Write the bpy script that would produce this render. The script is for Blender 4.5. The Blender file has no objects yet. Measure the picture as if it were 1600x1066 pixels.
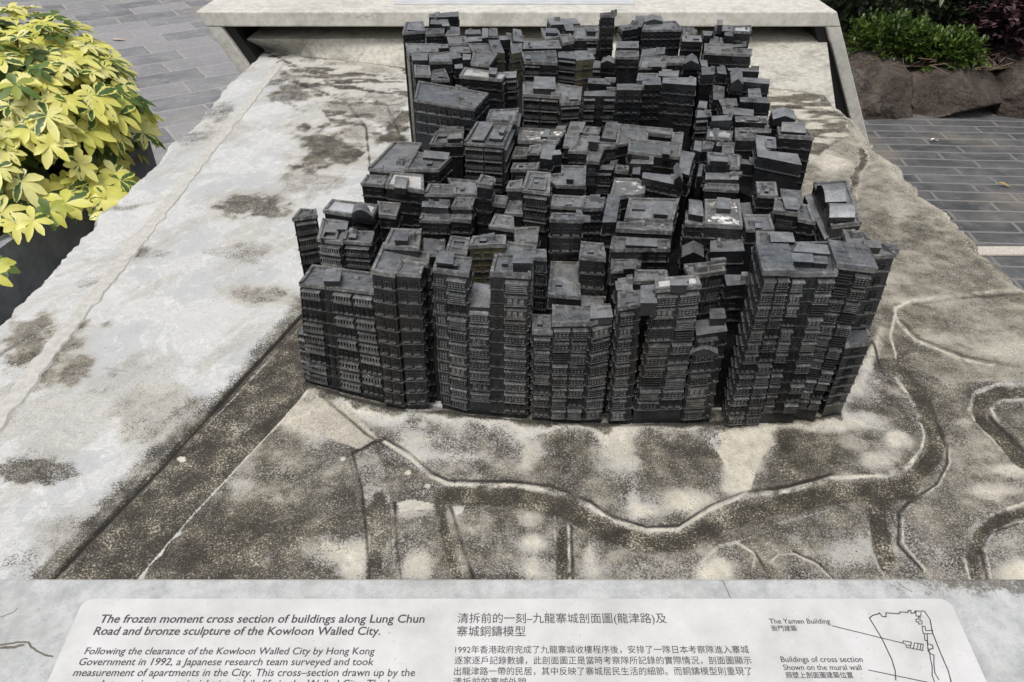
import bpy, bmesh, math, random
import numpy as np
from mathutils import Vector, Matrix, noise
random.seed(7); rng = np.random.default_rng(7)
S = bpy.context.scene
C = S.collection
R = math.radians

# ---------------------------------------------------------------- camera, sky, sun, exposure
FPX, CX, CY, PITCH, CAMZ = 1167.0, 800.0, 533.0, 36.1, 1.0
cam = bpy.data.cameras.new('camera'); cam.sensor_width = 36; cam.lens = 36 * FPX / 1600
cam.clip_start = .01; cam.clip_end = 400
co = bpy.data.objects.new('camera', cam); C.objects.link(co)
co.location = (0, 0, CAMZ); co.rotation_euler = (R(90 - PITCH), 0, 0)
S.camera = co
SUN_EL, SUN_AZ = 68, 28            # soft sun, high, from the reader's side and a little from the planter side
w = bpy.data.worlds.new('World'); S.world = w; w.use_nodes = True
nt = w.node_tree; bg = nt.nodes['Background']
sky = nt.nodes.new('ShaderNodeTexSky'); sky.sky_type = 'NISHITA'; sky.sun_disc = False
sky.sun_elevation = R(SUN_EL); sky.sun_rotation = R(180 + SUN_AZ); sky.air_density = 1.0; sky.dust_density = 6.0; sky.ozone_density = .6
hs = nt.nodes.new('ShaderNodeHueSaturation'); hs.inputs['Saturation'].default_value = .4   # overcast: the cloud layer greys the sky
nt.links.new(sky.outputs[0], hs.inputs['Color']); nt.links.new(hs.outputs[0], bg.inputs[0]); bg.inputs[1].default_value = .15
sl = bpy.data.lights.new('sun', 'SUN'); sl.energy = 1.35; sl.angle = R(16); sl.color = (1, .975, .94)
so = bpy.data.objects.new('sun', sl); C.objects.link(so)
so.rotation_euler = (R(90 - SUN_EL), 0, R(-SUN_AZ))
S.view_settings.view_transform = 'Standard'; S.view_settings.look = 'None'
S.view_settings.exposure = .0; S.view_settings.gamma = 1

# ---------------------------------------------------------------- helpers
_c, _s = math.cos(R(PITCH)), math.sin(R(PITCH))
def at(u, v, z=0.0):
    """where the line of sight through a photo pixel meets the level z"""
    a, b = (u - CX) / FPX, (CY - v) / FPX
    dx, dy, dz = a, _c + b * _s, -_s + b * _c
    t = (z - CAMZ) / dz
    return Vector((dx * t, dy * t, z))
def tag(o, label=None, cat=None, group=None, kind=None):
    if label: o['label'] = label
    if cat: o['category'] = cat
    if group: o['group'] = group
    if kind: o['kind'] = kind
    return o
def empty(name, loc=(0, 0, 0)):
    o = bpy.data.objects.new(name, None); C.objects.link(o); o.location = loc; o.empty_display_size = .02
    return o
class MB:
    """collects polygons, then links them as ONE mesh object"""
    def __init__(s): s.v = []; s.f = []; s.m = []
    def poly(s, pts, m=0):
        n = len(s.v); s.v += [tuple(p) for p in pts]; s.f.append(tuple(range(n, n + len(pts)))); s.m.append(m)
    def faces(s, vs, fs, m=0):
        n = len(s.v); s.v += [tuple(p) for p in vs]
        for f in fs: s.f.append(tuple(i + n for i in f)); s.m.append(m)
    def box(s, p0, p1, m=0):
        x0, y0, z0 = p0; x1, y1, z1 = p1
        s.faces([(x0,y0,z0),(x1,y0,z0),(x1,y1,z0),(x0,y1,z0),(x0,y0,z1),(x1,y0,z1),(x1,y1,z1),(x0,y1,z1)],
                [(0,3,2,1),(4,5,6,7),(0,1,5,4),(1,2,6,5),(2,3,7,6),(3,0,4,7)], m)
    def hexa(s, P, m=0, back=True):
        fs = [(4,5,6,7),(0,1,5,4),(1,2,6,5),(2,3,7,6),(3,0,4,7)]
        if back: fs.append((0,3,2,1))
        s.faces(P, fs, m)
    def build(s, name, mats, parent=None, warpf=None, smooth=False):
        vs = s.v if warpf is None else [warpf(p) for p in s.v]
        me = bpy.data.meshes.new(name); me.from_pydata(vs, [], s.f)
        if not isinstance(mats, (list, tuple)): mats = [mats]
        for m in mats: me.materials.append(m)
        if len(mats) > 1: me.polygons.foreach_set('material_index', s.m)
        if smooth: me.polygons.foreach_set('use_smooth', [True] * len(s.f))
        me.update()
        o = bpy.data.objects.new(name, me); C.objects.link(o)
        if parent is not None:
            o.parent = parent; o.matrix_parent_inverse = Matrix.Translation(-parent.location)
        return o

# ---------------------------------------------------------------- materials
def mat(name):
    m = bpy.data.materials.new(name); m.use_nodes = True
    n = m.node_tree.nodes; l = m.node_tree.links
    return m, n, l, n['Principled BSDF']
def N(n, t, **k):
    x = n.new(t)
    for a, b in k.items(): setattr(x, a, b)
    return x
def noise_tex(n, l, vec, scale, detail=4, rough=.6, dist=0):
    x = N(n, 'ShaderNodeTexNoise'); x.inputs['Scale'].default_value = scale; x.inputs['Detail'].default_value = detail
    x.inputs['Roughness'].default_value = rough; x.inputs['Distortion'].default_value = dist
    l.new(vec, x.inputs['Vector']); return x.outputs['Fac']
def ramp(n, l, fac, stops):
    x = N(n, 'ShaderNodeValToRGB'); e = x.color_ramp.elements
    while len(e) < len(stops): e.new(.5)
    for q, (p, c) in zip(e, stops):
        q.position = p; q.color = (c[0], c[1], c[2], 1) if isinstance(c, (tuple, list)) else (c, c, c, 1)
    l.new(fac, x.inputs[0]); return x.outputs[0]
def mix(n, l, fac, a, b):
    x = N(n, 'ShaderNodeMix', data_type='RGBA')
    if isinstance(fac, (int, float)): x.inputs[0].default_value = fac
    else: l.new(fac, x.inputs[0])
    for i, q in ((6, a), (7, b)):
        if isinstance(q, tuple): x.inputs[i].default_value = (*q, 1)
        else: l.new(q, x.inputs[i])
    return x.outputs[2]
def mth(n, l, op, a, b=None, c=None, clamp=False):
    x = N(n, 'ShaderNodeMath', operation=op); x.use_clamp = clamp
    for i, q in enumerate((a, b, c)):
        if q is None: continue
        if isinstance(q, (int, float)): x.inputs[i].default_value = q
        else: l.new(q, x.inputs[i])
    return x.outputs[0]
def bump(n, l, h, strength, dist, bsdf):
    b = N(n, 'ShaderNodeBump'); b.inputs['Strength'].default_value = strength; b.inputs['Distance'].default_value = dist
    l.new(h, b.inputs['Height']); l.new(b.outputs[0], bsdf.inputs['Normal'])
def coords(n): return N(n, 'ShaderNodeNewGeometry').outputs['Position']

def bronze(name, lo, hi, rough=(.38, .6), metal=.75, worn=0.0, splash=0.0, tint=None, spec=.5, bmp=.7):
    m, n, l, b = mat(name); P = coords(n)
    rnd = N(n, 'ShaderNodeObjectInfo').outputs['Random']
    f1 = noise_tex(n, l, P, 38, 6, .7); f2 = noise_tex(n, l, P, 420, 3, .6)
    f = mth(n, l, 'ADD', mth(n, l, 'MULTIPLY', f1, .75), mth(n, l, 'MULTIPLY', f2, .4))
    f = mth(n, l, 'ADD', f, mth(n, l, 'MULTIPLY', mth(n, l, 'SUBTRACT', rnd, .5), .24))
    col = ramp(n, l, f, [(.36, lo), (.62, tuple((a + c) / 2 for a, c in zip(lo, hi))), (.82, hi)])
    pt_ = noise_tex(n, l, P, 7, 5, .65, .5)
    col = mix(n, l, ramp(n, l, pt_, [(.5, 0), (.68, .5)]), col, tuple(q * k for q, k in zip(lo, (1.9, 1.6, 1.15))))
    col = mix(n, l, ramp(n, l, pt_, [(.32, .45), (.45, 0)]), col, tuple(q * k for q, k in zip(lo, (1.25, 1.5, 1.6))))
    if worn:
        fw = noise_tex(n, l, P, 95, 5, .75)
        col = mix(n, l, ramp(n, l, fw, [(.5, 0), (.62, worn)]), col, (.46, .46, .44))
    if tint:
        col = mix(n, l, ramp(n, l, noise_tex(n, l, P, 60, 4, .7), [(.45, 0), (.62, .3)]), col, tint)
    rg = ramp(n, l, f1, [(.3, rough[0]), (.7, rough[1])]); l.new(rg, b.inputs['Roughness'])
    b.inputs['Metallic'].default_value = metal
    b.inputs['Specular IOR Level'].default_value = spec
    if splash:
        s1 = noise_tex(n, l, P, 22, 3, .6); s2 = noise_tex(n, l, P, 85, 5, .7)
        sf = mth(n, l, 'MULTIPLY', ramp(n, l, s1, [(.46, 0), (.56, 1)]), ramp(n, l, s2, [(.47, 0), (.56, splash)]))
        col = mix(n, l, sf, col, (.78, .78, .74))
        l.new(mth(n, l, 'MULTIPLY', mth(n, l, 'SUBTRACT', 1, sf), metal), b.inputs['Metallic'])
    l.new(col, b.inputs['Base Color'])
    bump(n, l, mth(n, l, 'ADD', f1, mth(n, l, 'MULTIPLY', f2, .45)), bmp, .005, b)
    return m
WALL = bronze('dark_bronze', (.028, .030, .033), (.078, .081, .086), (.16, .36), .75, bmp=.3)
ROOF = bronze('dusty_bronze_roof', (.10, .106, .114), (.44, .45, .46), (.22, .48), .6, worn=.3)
WET = bronze('wet_reflection_roof', (.42, .425, .43), (.8, .8, .79), (.12, .3), .35, bmp=.15)  # wet roofs; the whitish base colour stands in for reflected sky
SPL = bronze('splashed_bronze_roof', (.12, .12, .122), (.26, .258, .252), (.38, .6), .55, splash=1)
POOL = bronze('damp_bronze_roof', (.12, .135, .14), (.25, .27, .27), (.2, .42), .65)
EDGE = bronze('worn_highlight_bronze', (.09, .09, .09), (.34, .338, .33), (.30, .5), .6, worn=.8)  # worn flecks over a lighter base that paints highlights along the rims
CELL = bronze('cast_bronze_openings', (.036, .038, .041), (.11, .112, .116), (.20, .4), .75, bmp=.25)
RUST = bronze('yellowed_bronze', (.06, .058, .045), (.17, .16, .12), (.35, .55), .6, tint=(.24, .2, .07))
KNOB = bronze('worn_glint_relief', (.09, .094, .10), (.33, .336, .342), (.14, .28), .75, worn=.5, bmp=.25)  # lighter base paints glints on knobs, ledges and bands, with worn flecks
ROOFS = {0: ROOF, 1: WET, 2: SPL, 3: POOL}

def warp(p):
    """hand cast wobble, the same for everything standing at p"""
    q = Vector(p)
    a = noise.noise_vector(q * 11) * .0022
    b = noise.noise_vector(q * 55) * .0004
    return (q.x + a.x + b.x, q.y + a.y + b.y, q.z + (a.z + b.z) * .8)

# ---------------------------------------------------------------- paving
FLOOR = -.70
def paving(name, x0, x1, y0, y1, z, rot, bw, bh, lo, hi, joint, seed):
    m, n, l, b = mat(name); P = coords(n)
    mp = N(n, 'ShaderNodeMapping'); mp.inputs['Rotation'].default_value = (0, 0, R(rot)); mp.inputs['Location'].default_value = (seed, seed * .7, 0)
    l.new(P, mp.inputs[0]); V = mp.outputs[0]
    wob = N(n, 'ShaderNodeTexNoise'); wob.inputs['Scale'].default_value = 3.0; l.new(V, wob.inputs['Vector'])
    vm = N(n, 'ShaderNodeVectorMath', operation='SCALE'); l.new(wob.outputs['Color'], vm.inputs[0]); vm.inputs['Scale'].default_value = .035
    va = N(n, 'ShaderNodeVectorMath', operation='ADD'); l.new(V, va.inputs[0]); l.new(vm.outputs[0], va.inputs[1])
    br = N(n, 'ShaderNodeTexBrick'); br.offset = .37; br.squash = 1.0
    br.inputs['Scale'].default_value = 1; br.inputs['Brick Width'].default_value = bw; br.inputs['Row Height'].default_value = bh
    br.inputs['Mortar Size'].default_value = .011; br.inputs['Mortar Smooth'].default_value = .4; br.inputs['Bias'].default_value = 0
    br.inputs['Color1'].default_value = (*lo, 1); br.inputs['Color2'].default_value = (*hi, 1); br.inputs['Mortar'].default_value = (*joint, 1)
    l.new(va.outputs[0], br.inputs['Vector'])
    f1 = noise_tex(n, l, V, 5, 6, .7, .6); f2 = noise_tex(n, l, P, 70, 4, .7)
    c = mix(n, l, ramp(n, l, f1, [(.42, 0), (.68, .55)]), br.outputs['Color'], joint)
    c = mix(n, l, ramp(n, l, f2, [(.35, .35), (.62, 0)]), c, (.05, .052, .055))
    fo = noise_tex(n, l, P, 1.7, 3, .5)
    c = mix(n, l, ramp(n, l, fo, [(.58, 0), (.74, .4)]), c, (.30, .26, .2))
    c = mix(n, l, ramp(n, l, noise_tex(n, l, P, 11, 6, .75), [(.52, 0), (.68, .5)]), c, joint)
    l.new(c, b.inputs['Base Color']); b.inputs['Roughness'].default_value = .55
    h = mth(n, l, 'ADD', mth(n, l, 'MULTIPLY', br.outputs['Fac'], -.6), mth(n, l, 'MULTIPLY', f1, .8))
    bump(n, l, h, .6, .012, b)
    g = MB(); g.poly([(x0, y0, z), (x1, y0, z), (x1, y1, z), (x0, y1, z)])
    o = g.build(name, m); tag(o, kind='structure'); return o
paving('paving', -60, 60, -40, 110, FLOOR, 3, .41, .112, (.04, .043, .047), (.085, .088, .092), (.20, .195, .185), 0)
paving('slate_path', -14, -1.0, -3, 40, FLOOR + .004, -34, .52, .30, (.13, .132, .145), (.31, .305, .315), (.36, .35, .335), 1.3)
# pale granite strip in the paving by the stone
mg, n, l, b = mat('pale_granite'); P = coords(n)
l.new(ramp(n, l, noise_tex(n, l, P, 160, 3, .7), [(.35, (.34, .31, .26)), (.6, (.58, .54, .47))]), b.inputs['Base Color']); b.inputs['Roughness'].default_value = .7
g = MB(); pa, pb = at(1490, 404, FLOOR), at(1600, 386, FLOOR)
for i in range(9):
    x = 1.5 + i * .6
    g.box((x + .004, pa.y + .02, FLOOR + .002), (x + .596, pb.y - .01, FLOOR + .009))
tag(g.build('granite_strip', mg), kind='structure')

# ---------------------------------------------------------------- concrete
def concrete(name, lo, hi, stain, sc=1.0, st=.5, spot=None):
    m, n, l, b = mat(name); P = coords(n)
    f1 = noise_tex(n, l, P, 5.5 * sc, 8, .68, .5); f2 = noise_tex(n, l, P, 32 * sc, 6, .72); f3 = noise_tex(n, l, P, 500, 2, .5)
    c = ramp(n, l, f2, [(.34, lo), (.6, hi)])
    c = mix(n, l, ramp(n, l, f1, [(.48, 0), (.74, st)]), c, stain)
    c = mix(n, l, ramp(n, l, f3, [(.30, .55), (.40, 0)]), c, (.18, .17, .15))
    vo = N(n, 'ShaderNodeTexVoronoi', feature='DISTANCE_TO_EDGE'); vo.inputs['Scale'].default_value = 1.9
    wv = N(n, 'ShaderNodeTexNoise'); wv.inputs['Scale'].default_value = 6; wv.inputs['Detail'].default_value = 5; l.new(P, wv.inputs['Vector'])
    sc_ = N(n, 'ShaderNodeVectorMath', operation='SCALE'); sc_.inputs['Scale'].default_value = .25; l.new(wv.outputs['Color'], sc_.inputs[0])
    ad = N(n, 'ShaderNodeVectorMath', operation='ADD'); l.new(P, ad.inputs[0]); l.new(sc_.outputs[0], ad.inputs[1]); l.new(ad.outputs[0], vo.inputs['Vector'])
    ck = mth(n, l, 'MULTIPLY', ramp(n, l, vo.outputs['Distance'], [(.0015, 1), (.004, 0)]), ramp(n, l, noise_tex(n, l, P, 2.4, 2), [(.5, 0), (.58, .7)]))
    c = mix(n, l, ck, c, (.16, .14, .12))
    if spot is not None:      # an algae stain with its own place on the slab
        dv = N(n, 'ShaderNodeVectorMath', operation='SUBTRACT'); l.new(P, dv.inputs[0]); dv.inputs[1].default_value = spot
        sv = N(n, 'ShaderNodeVectorMath', operation='MULTIPLY'); l.new(dv.outputs[0], sv.inputs[0]); sv.inputs[1].default_value = (6.5, 38, 0)
        ln = N(n, 'ShaderNodeVectorMath', operation='LENGTH'); l.new(sv.outputs[0], ln.inputs[0])
        dd_ = mth(n, l, 'ADD', ln.outputs['Value'], mth(n, l, 'MULTIPLY', mth(n, l, 'SUBTRACT', f2, .5), 2.6))
        dd_ = mth(n, l, 'ADD', dd_, mth(n, l, 'MULTIPLY', mth(n, l, 'SUBTRACT', noise_tex(n, l, P, 270, 4, .85), .5), 2.4))
        c = mix(n, l, ramp(n, l, dd_, [(.35, .85), (.85, 0)]), c, (.09, .078, .058))
    l.new(c, b.inputs['Base Color']); b.inputs['Roughness'].default_value = .8
    bump(n, l, mth(n, l, 'SUBTRACT', f2, ck), .3, .006, b)
    return m
CONC = concrete('sign_concrete', (.32, .335, .338), (.47, .483, .48), (.25, .24, .21), 1.0, .5, spot=tuple(at(1530, 912, .0)))
CONC2 = concrete('frame_concrete', (.44, .43, .39), (.62, .605, .55), (.27, .25, .21), .9, .6)
CONC3 = concrete('stained_concrete', (.33, .32, .275), (.52, .505, .445), (.13, .12, .09), 1.5, .9)
DARKC = concrete('plinth_concrete', (.2, .2, .19), (.3, .3, .28), (.12, .11, .1), 1, .5)

# ---------------------------------------------------------------- stone slab with carved roads
def poly_px(s): return [tuple(float(q) for q in p.split(',')) for p in s.split()]
edge_l, edge_r = -1.225, 1.305
NX = 1000
xs = np.linspace(edge_l, edge_r, NX)
vs_ = np.concatenate([np.arange(928, 500, -1.9), np.arange(500, 40, -2.2)])
ys = []
for v in vs_:
    a = R(PITCH) + math.atan((v - CY) / FPX)
    ys.append(CAMZ / math.tan(a))
ys = np.array([y for y in ys if y < 3.72]); ys = np.append(ys, 3.75)
X, Y = np.meshgrid(xs, ys); NY = len(ys)
# photo pixel of every grid point at stone level, used only to lay the carved map out true to the photo
zc = Y * _c + CAMZ * _s; UU = CX + FPX * X / zc; VV = CY - FPX * (Y * _s - CAMZ * _c) / zc
def fbm(x, y, f, o=4, seed=0):
    r = np.random.default_rng(seed); out = np.zeros_like(x); amp = 1.0; tot = 0
    for k in range(o):
        G = r.random((256, 256)); gx, gy = x * f + 40.3, y * f + 17.7
        ix, iy = np.floor(gx).astype(int), np.floor(gy).astype(int); fx, fy = gx - ix, gy - iy
        fx = fx * fx * (3 - 2 * fx); fy = fy * fy * (3 - 2 * fy)
        a = G[ix & 255, iy & 255]; b_ = G[(ix + 1) & 255, iy & 255]; c_ = G[ix & 255, (iy + 1) & 255]; d_ = G[(ix + 1) & 255, (iy + 1) & 255]
        out += amp * ((a * (1 - fx) + b_ * fx) * (1 - fy) + (c_ * (1 - fx) + d_ * fx) * fy); tot += amp; amp *= .55; f *= 2.03
    return out / tot
def dist_line(s):
    p = poly_px(s); D = np.full(UU.shape, 1e9)
    for (x0, y0), (x1, y1) in zip(p[:-1], p[1:]):
        dx, dy = x1 - x0, y1 - y0; L = dx * dx + dy * dy + 1e-9
        t = np.clip(((UU - x0) * dx + (VV - y0) * dy) / L, 0, 1)
        D = np.minimum(D, np.hypot(UU - x0 - t * dx, VV - y0 - t * dy))
    return D
def inside(s):
    p = poly_px(s); r = np.zeros(UU.shape, bool)
    for (x0, y0), (x1, y1) in zip(p, p[1:] + p[:1]):
        if y0 == y1: continue
        r ^= ((y0 > VV) != (y1 > VV)) & (UU < (x1 - x0) * (VV - y0) / (y1 - y0) + x0)
    return r
def sm(a, b_, x):
    t = np.clip((x - a) / (b_ - a), 0, 1); return t * t * (3 - 2 * t)
wob1 = (fbm(X, Y, 9, 4, 1) - .5); wob2 = (fbm(X, Y, 26, 4, 2) - .5); big = fbm(X, Y, 3.2, 4, 3)
dirt = np.zeros_like(X); pale = np.zeros_like(X); tan = np.zeros_like(X); hz = np.zeros_like(X); crack = np.zeros_like(X)
def blob(arr, lst, k=1.0, wobble=1.0):
    for (x, y, rx, ry, s) in lst:
        d = np.hypot((UU - x) / rx, (VV - y) / ry) + (wob1 * 1.1 + wob2 * .9) * wobble
        q = s * (1 - sm(.55, 1.15, d))
        if s > 0: np.maximum(arr, q, out=arr)
        else: arr += q
# regions
clean = inside('-900,1400 -200,500 400,70 520,90 640,110 640,262 575,262 560,292 490,330 468,490 75,905 -400,1400')
low = inside('210,905 470,600 480,580 700,640 1310,640 1345,560 1400,560 1480,600 1700,590 2600,1500 210,1500')
right = (UU > 1150) & (VV < 610) & ~low
chan = inside('75,905 212,905 482,610 474,480 470,492') | ((VV > 905) & (UU > -40) & (UU < 212) & (UU > 75 - (VV - 905)))
dirt[low] = .80; dirt[right] = .47; tan[right] = .9; tan[low] = .6
dirt += np.where(low, (big - .5) * .9 + wob1 * .35, 0)
dirt += np.where(right, (big - .5) * .7 + wob1 * .3, 0)
tan += np.where(low, (fbm(X, Y, 5, 3, 9) - .5) * .9, 0)
# soften the border between the regions a little
blob(dirt, [(90, 545, 75, 52, .55), (55, 736, 62, 26, .7), (250, 650, 60, 40, .3), (330, 640, 60, 34, .45), (375, 322, 62, 20, .75), (520, 232, 62, 38, .85),
            (400, 462, 45, 13, .5), (465, 118, 26, 16, .6), (330, 175, 30, 14, .5), (300, 215, 36, 10, .45), (455, 142, 50, 22, .7), (380, 395, 60, 12, .35),
            (560, 95, 95, 14, .7), (600, 108, 60, 22, .7), (585, 165, 62, 34, .8), (560, 200, 40, 44, .75), (615, 190, 30, 45, .9), (500, 285, 66, 18, .35), (230, 395, 26, 9, .4), (140, 440, 30, 9, .3), (200, 325, 30, 8, .5), (40, 880, 40, 26, .35), (110, 865, 40, 30, .4), (100, 820, 42, 16, .3)], .8, 1.5)
_st = fbm(X * .5 + Y * .9, X * 2.2 - Y * 1.2, 5, 5, 41)
dirt += np.where(clean, .12 * sm(.6, .72, _st) + .22 * sm(.62, .72, fbm(X * 1.3, Y, 17, 5, 44)) * sm(.45, .6, _st), 0)
tan += np.where(clean, .38 * sm(.54, .66, _st), 0)
blob(tan, [(90, 545, 85, 62, .8), (250, 640, 80, 60, .6), (520, 235, 90, 60, .6), (375, 320, 90, 32, .5), (400, 465, 60, 20, .6), (130, 850, 80, 60, .5), (560, 130, 120, 60, .5)])
dirt[chan] = 1.2 + .25 * wob1[chan]; tan[chan] = 0
d_edge = dist_line('75,905 250,725 475,485')
dirt = np.maximum(dirt, np.where(UU < 480, .8 * (1 - sm(4, 34, d_edge + wob1 * 46)), 0))
# light patches in the algae
light = [(505, 640, 30, 16, -.0) if False else (480, 650, 40, 22, .6), (480, 655, 58, 34, .8), (400, 690, 26, 30, .5), (535, 862, 70, 30, .95), (555, 890, 32, 26, .8), (380, 762, 24, 16, .5), (415, 875, 16, 14, .5), (636, 690, 44, 42, .7), (606, 650, 34, 18, .6), (735, 713, 44, 9, .5), (828, 706, 34, 38, .85), (970, 700, 42, 38, .8), (988, 726, 26, 16, .5), (655, 715, 26, 16, .7), (650, 885, 26, 26, .8), (640, 800, 40, 9, .6), 
         (825, 812, 26, 16, .6), (832, 850, 26, 14, .8), (832, 893, 34, 26, .9), (920, 868, 14, 28, .7), (930, 895, 20, 18, .7), (990, 790, 10, 40, .6), (1000, 800, 32, 16, .8), (1068, 785, 62, 24, .95), (1150, 730, 22, 62, .9), (1190, 700, 46, 36, .9), (1170, 690, 60, 24, .8), (1290, 655, 70, 24, .95), (1240, 650, 80, 18, .6),
         (1330, 690, 30, 24, .6), (1402, 686, 22, 14, 1.), (1380, 690, 44, 30, .4), (1360, 722, 40, 18, .8), (1550, 768, 62, 14, .8), (1580, 735, 36, 10, .7), (1330, 865, 44, 22, .6), (1120, 893, 34, 28, .95), (1590, 898, 40, 26, .9), (1395, 850, 30, 30, .35), (380, 700, 30, 50, .4), (440, 720, 26, 20, .4), (1510, 660, 18, 9, .6), (1240, 845, 14, 9, .4),
         (1330, 600, 60, 40, .6), (1300, 660, 90, 20, .8), (1470, 530, 60, 16, .6), (1560, 545, 70, 20, .5), (1250, 420, 40, 16, .5), (1380, 440, 50, 14, .5), (1300, 250, 34, 18, .8), (1265, 235, 40, 20, .8), (1420, 470, 70, 10, .6), (1400, 330, 20, 50, .3)]
for (x, y, rx, ry, s) in light:
    d = np.hypot((UU - x) / rx, (VV - y) / ry) + wob1 * 1.2 + wob2 * .8
    q = s * (1 - sm(.2, 1.3, d)); dirt -= q * .66; np.maximum(pale, q * .8, out=pale)
# cement fillet where the bronze meets the stone
df = dist_line('470,598 530,625 605,648 690,652 830,668 945,673 1110,672 1200,668 1300,655 1345,590 1375,520')
q = (1 - sm(3, 20, df + wob2 * 30 + wob1 * 16)); dirt -= q * .55; np.maximum(pale, q * .6, out=pale)
hz += .010 * (1 - sm(0, 20, df + wob2 * 10))
wp = inside('212,908 224,905 236,882 252,870 262,848 281,838 288,816 302,802')
dirt[wp] *= .15; pale[wp] = .35; tan[wp] = .2
def patch(s, dk, pl, tn):
    m_ = inside(s); dirt[m_] = dk + wob1[m_] * .3; pale[m_] = pl; tan[m_] = tn
patch('1108,690 1122,682 1150,676 1196,682 1200,700 1182,730 1174,764 1164,772 1140,735', .12, .75, .9)
patch('1086,676 1112,672 1128,690 1122,706 1108,700', .62, .0, .3)
patch('552,712 582,697 600,730 606,765 612,786 572,788', .56, .05, .4)
patch('574,792 610,790 616,842 580,846', .98, 0, .3)
patch('619,786 640,780 664,784 692,790 684,797 650,795 626,800', .1, .6, .5)
patch('706,790 728,788 722,800 712,806', .1, .6, .4)
patch('500,622 546,640 590,684 560,702 470,668', .12, .5, .9)
# carved roads: dark hollow bands
road = chan * 1.0
def band(s, wd, dk=1.12, soft=6):
    global road, dirt
    d = dist_line(s); q_ = 1 - sm(wd - soft, wd + soft, d + wob2 * 8)
    road = np.maximum(road, q_); dirt = np.maximum(dirt, q_ * (dk + wob1 * .25))
band('695,772 800,774 880,792 950,832 1010,850 1070,846 1130,815 1200,792 1330,768 1420,762', 17)
band('1385,880 1375,830 1370,790 1430,745 1462,710 1462,680 1440,620 1400,570', 15, 1.2)
band('1600,612 1560,612 1528,628 1530,655 1600,722', 10, 1.25, 3)
band('1525,905 1520,870 1530,835 1560,812 1600,800', 10, 1.1)
band('582,905 595,830 592,780', 14, .9)
band('715,905 700,850 688,790', 9, 1.1)
band('880,905 880,830', 10, 1.2)
band('1352,236 1332,300', 6, .9, 2)
# pale ridges and dark cracks; their colour also paints the carving's faint shading
def ridge(s, wd, hgt=.0035, pl=.9):
    global dirt, pale, hz
    d = dist_line(s) + wob2 * 9 + wob1 * 3; wd = wd * .8; q_ = (1 - sm(wd * .35, wd * 1.2, d)) * np.clip(.6 + wob2 * 3.2 + wob1 * 1.6, 0, 1); dirt = dirt * (1 - q_ * pl); pale = np.maximum(pale, q_ * pl); hz = hz + hgt * .28 * q_
def crk(s, wd=1.6, k=1.0):
    wd = wd * 1.3
    global crack, hz
    d = dist_line(s) + wob2 * 5; q_ = (1 - sm(wd * .3, wd * 1.2, d)) * k * np.clip(1.0 + wob1 * 2.0 + wob2 * 1.6, 0, 1); crack = np.maximum(crack, q_); hz = hz - .0016 * q_
K1 = '600,690 640,715 675,745 700,756 800,758 860,766 920,790 960,815 1010,829 1060,826 1110,796 1160,776 1230,766 1300,747 1385,743 1420,728 1440,700 1443,680 1435,640 1400,590'
ridge(K1, 6.5); crk('600,683 640,707 675,738 700,750 800,751 860,758 920,782 960,807 1010,823 1060,821 1110,788 1160,769 1230,759 1300,740', 2.2)
ridge('1482,700 1484,724 1468,757 1424,788 1410,802 1410,850 1445,892', 4); crk('1462,655 1480,700 1480,724 1463,756 1420,785 1404,802 1403,850 1440,890', 2.6)
ridge('1355,800 1358,840 1370,880 1385,905', 4); ridge('1320,782 1350,800 1368,800', 2.5); ridge('1200,822 1280,802 1320,786', 2, .001, .6)
ridge('1600,598 1560,600 1524,614 1512,640 1535,672 1600,736', 5); ridge('1600,625 1562,626 1545,640 1560,660', 4); crk('1545,650 1600,705', 3)
ridge('1600,786 1540,806 1512,830 1505,870 1516,905', 5); ridge('1600,814 1556,826 1538,852 1548,905', 3.5); crk('1590,818 1548,832 1532,856 1542,905', 2)
ridge('1600,452 1480,462 1422,470 1396,482 1402,502 1432,532 1500,562 1600,582', 4.5); crk('1600,458 1480,468 1425,476', 2, .7); crk('1408,500 1438,528 1505,556 1600,575', 2, .7)
ridge('1400,480 1392,530 1400,560', 4); crk('1360,535 1375,575 1392,600', 2)
ridge('478,500 258,733 85,908', 2.6, .002, .7); _d = dist_line('470,492 250,730 75,908'); crack = np.maximum(crack, 1 - sm(1.6, 3.4, _d + wob2 * 3)); hz -= .003 * (1 - sm(2, 5, _d))
ridge('1346,234 1324,310', 2.5, .004); ridge('1360,236 1340,310', 3, .005)
_d = dist_line('212,908 302,802 402,698 482,612'); _q = 1 - sm(1.0, 3.2, _d + wob2 * 4); dirt *= 1 - .7 * _q; pale = np.maximum(pale, .7 * _q); _n = chan & (_d > 3) & (_d < 30); dirt[_n] = np.maximum(dirt[_n], 1.2)
crk('551,708 565,760 572,830 578,905', 1.9); crk('617,785 620,850 627,905', 1.9); ridge('612,790 616,905', 2, .001, .6)
crk('704,790 722,850 742,908', 2.2); ridge('867,805 867,905', 2, .003); ridge('888,822 890,905', 4); crk('893,820 895,905', 1.9)
crk('551,708 580,692 600,686', 2.2); crk('500,620 540,650 575,680 640,720', 1.7); ridge('895,822 950,845 1000,870 1015,890', 2.5, .001, .6)
ridge('1090,905 1095,880 1120,856 1150,848 1180,866 1174,905', 4); ridge('1198,884 1215,868 1240,866 1275,882 1300,906', 3.5); crk('1240,862 1278,878 1303,905', 2)
ridge('1165,770 1145,735 1115,690', 8, .002, .8); ridge('1150,848 1200,830', 2, .001, .6); crk('1180,862 1205,905', 2.5)
crk('400,72 470,108 560,140 645,150', 1.3); crk('460,128 540,158 572,200 578,260', 1.5); ridge('470,120 545,150 580,200 588,260', 2, .003, .7); ridge('450,90 560,98 640,112', 2.5, .002, .7)
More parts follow.
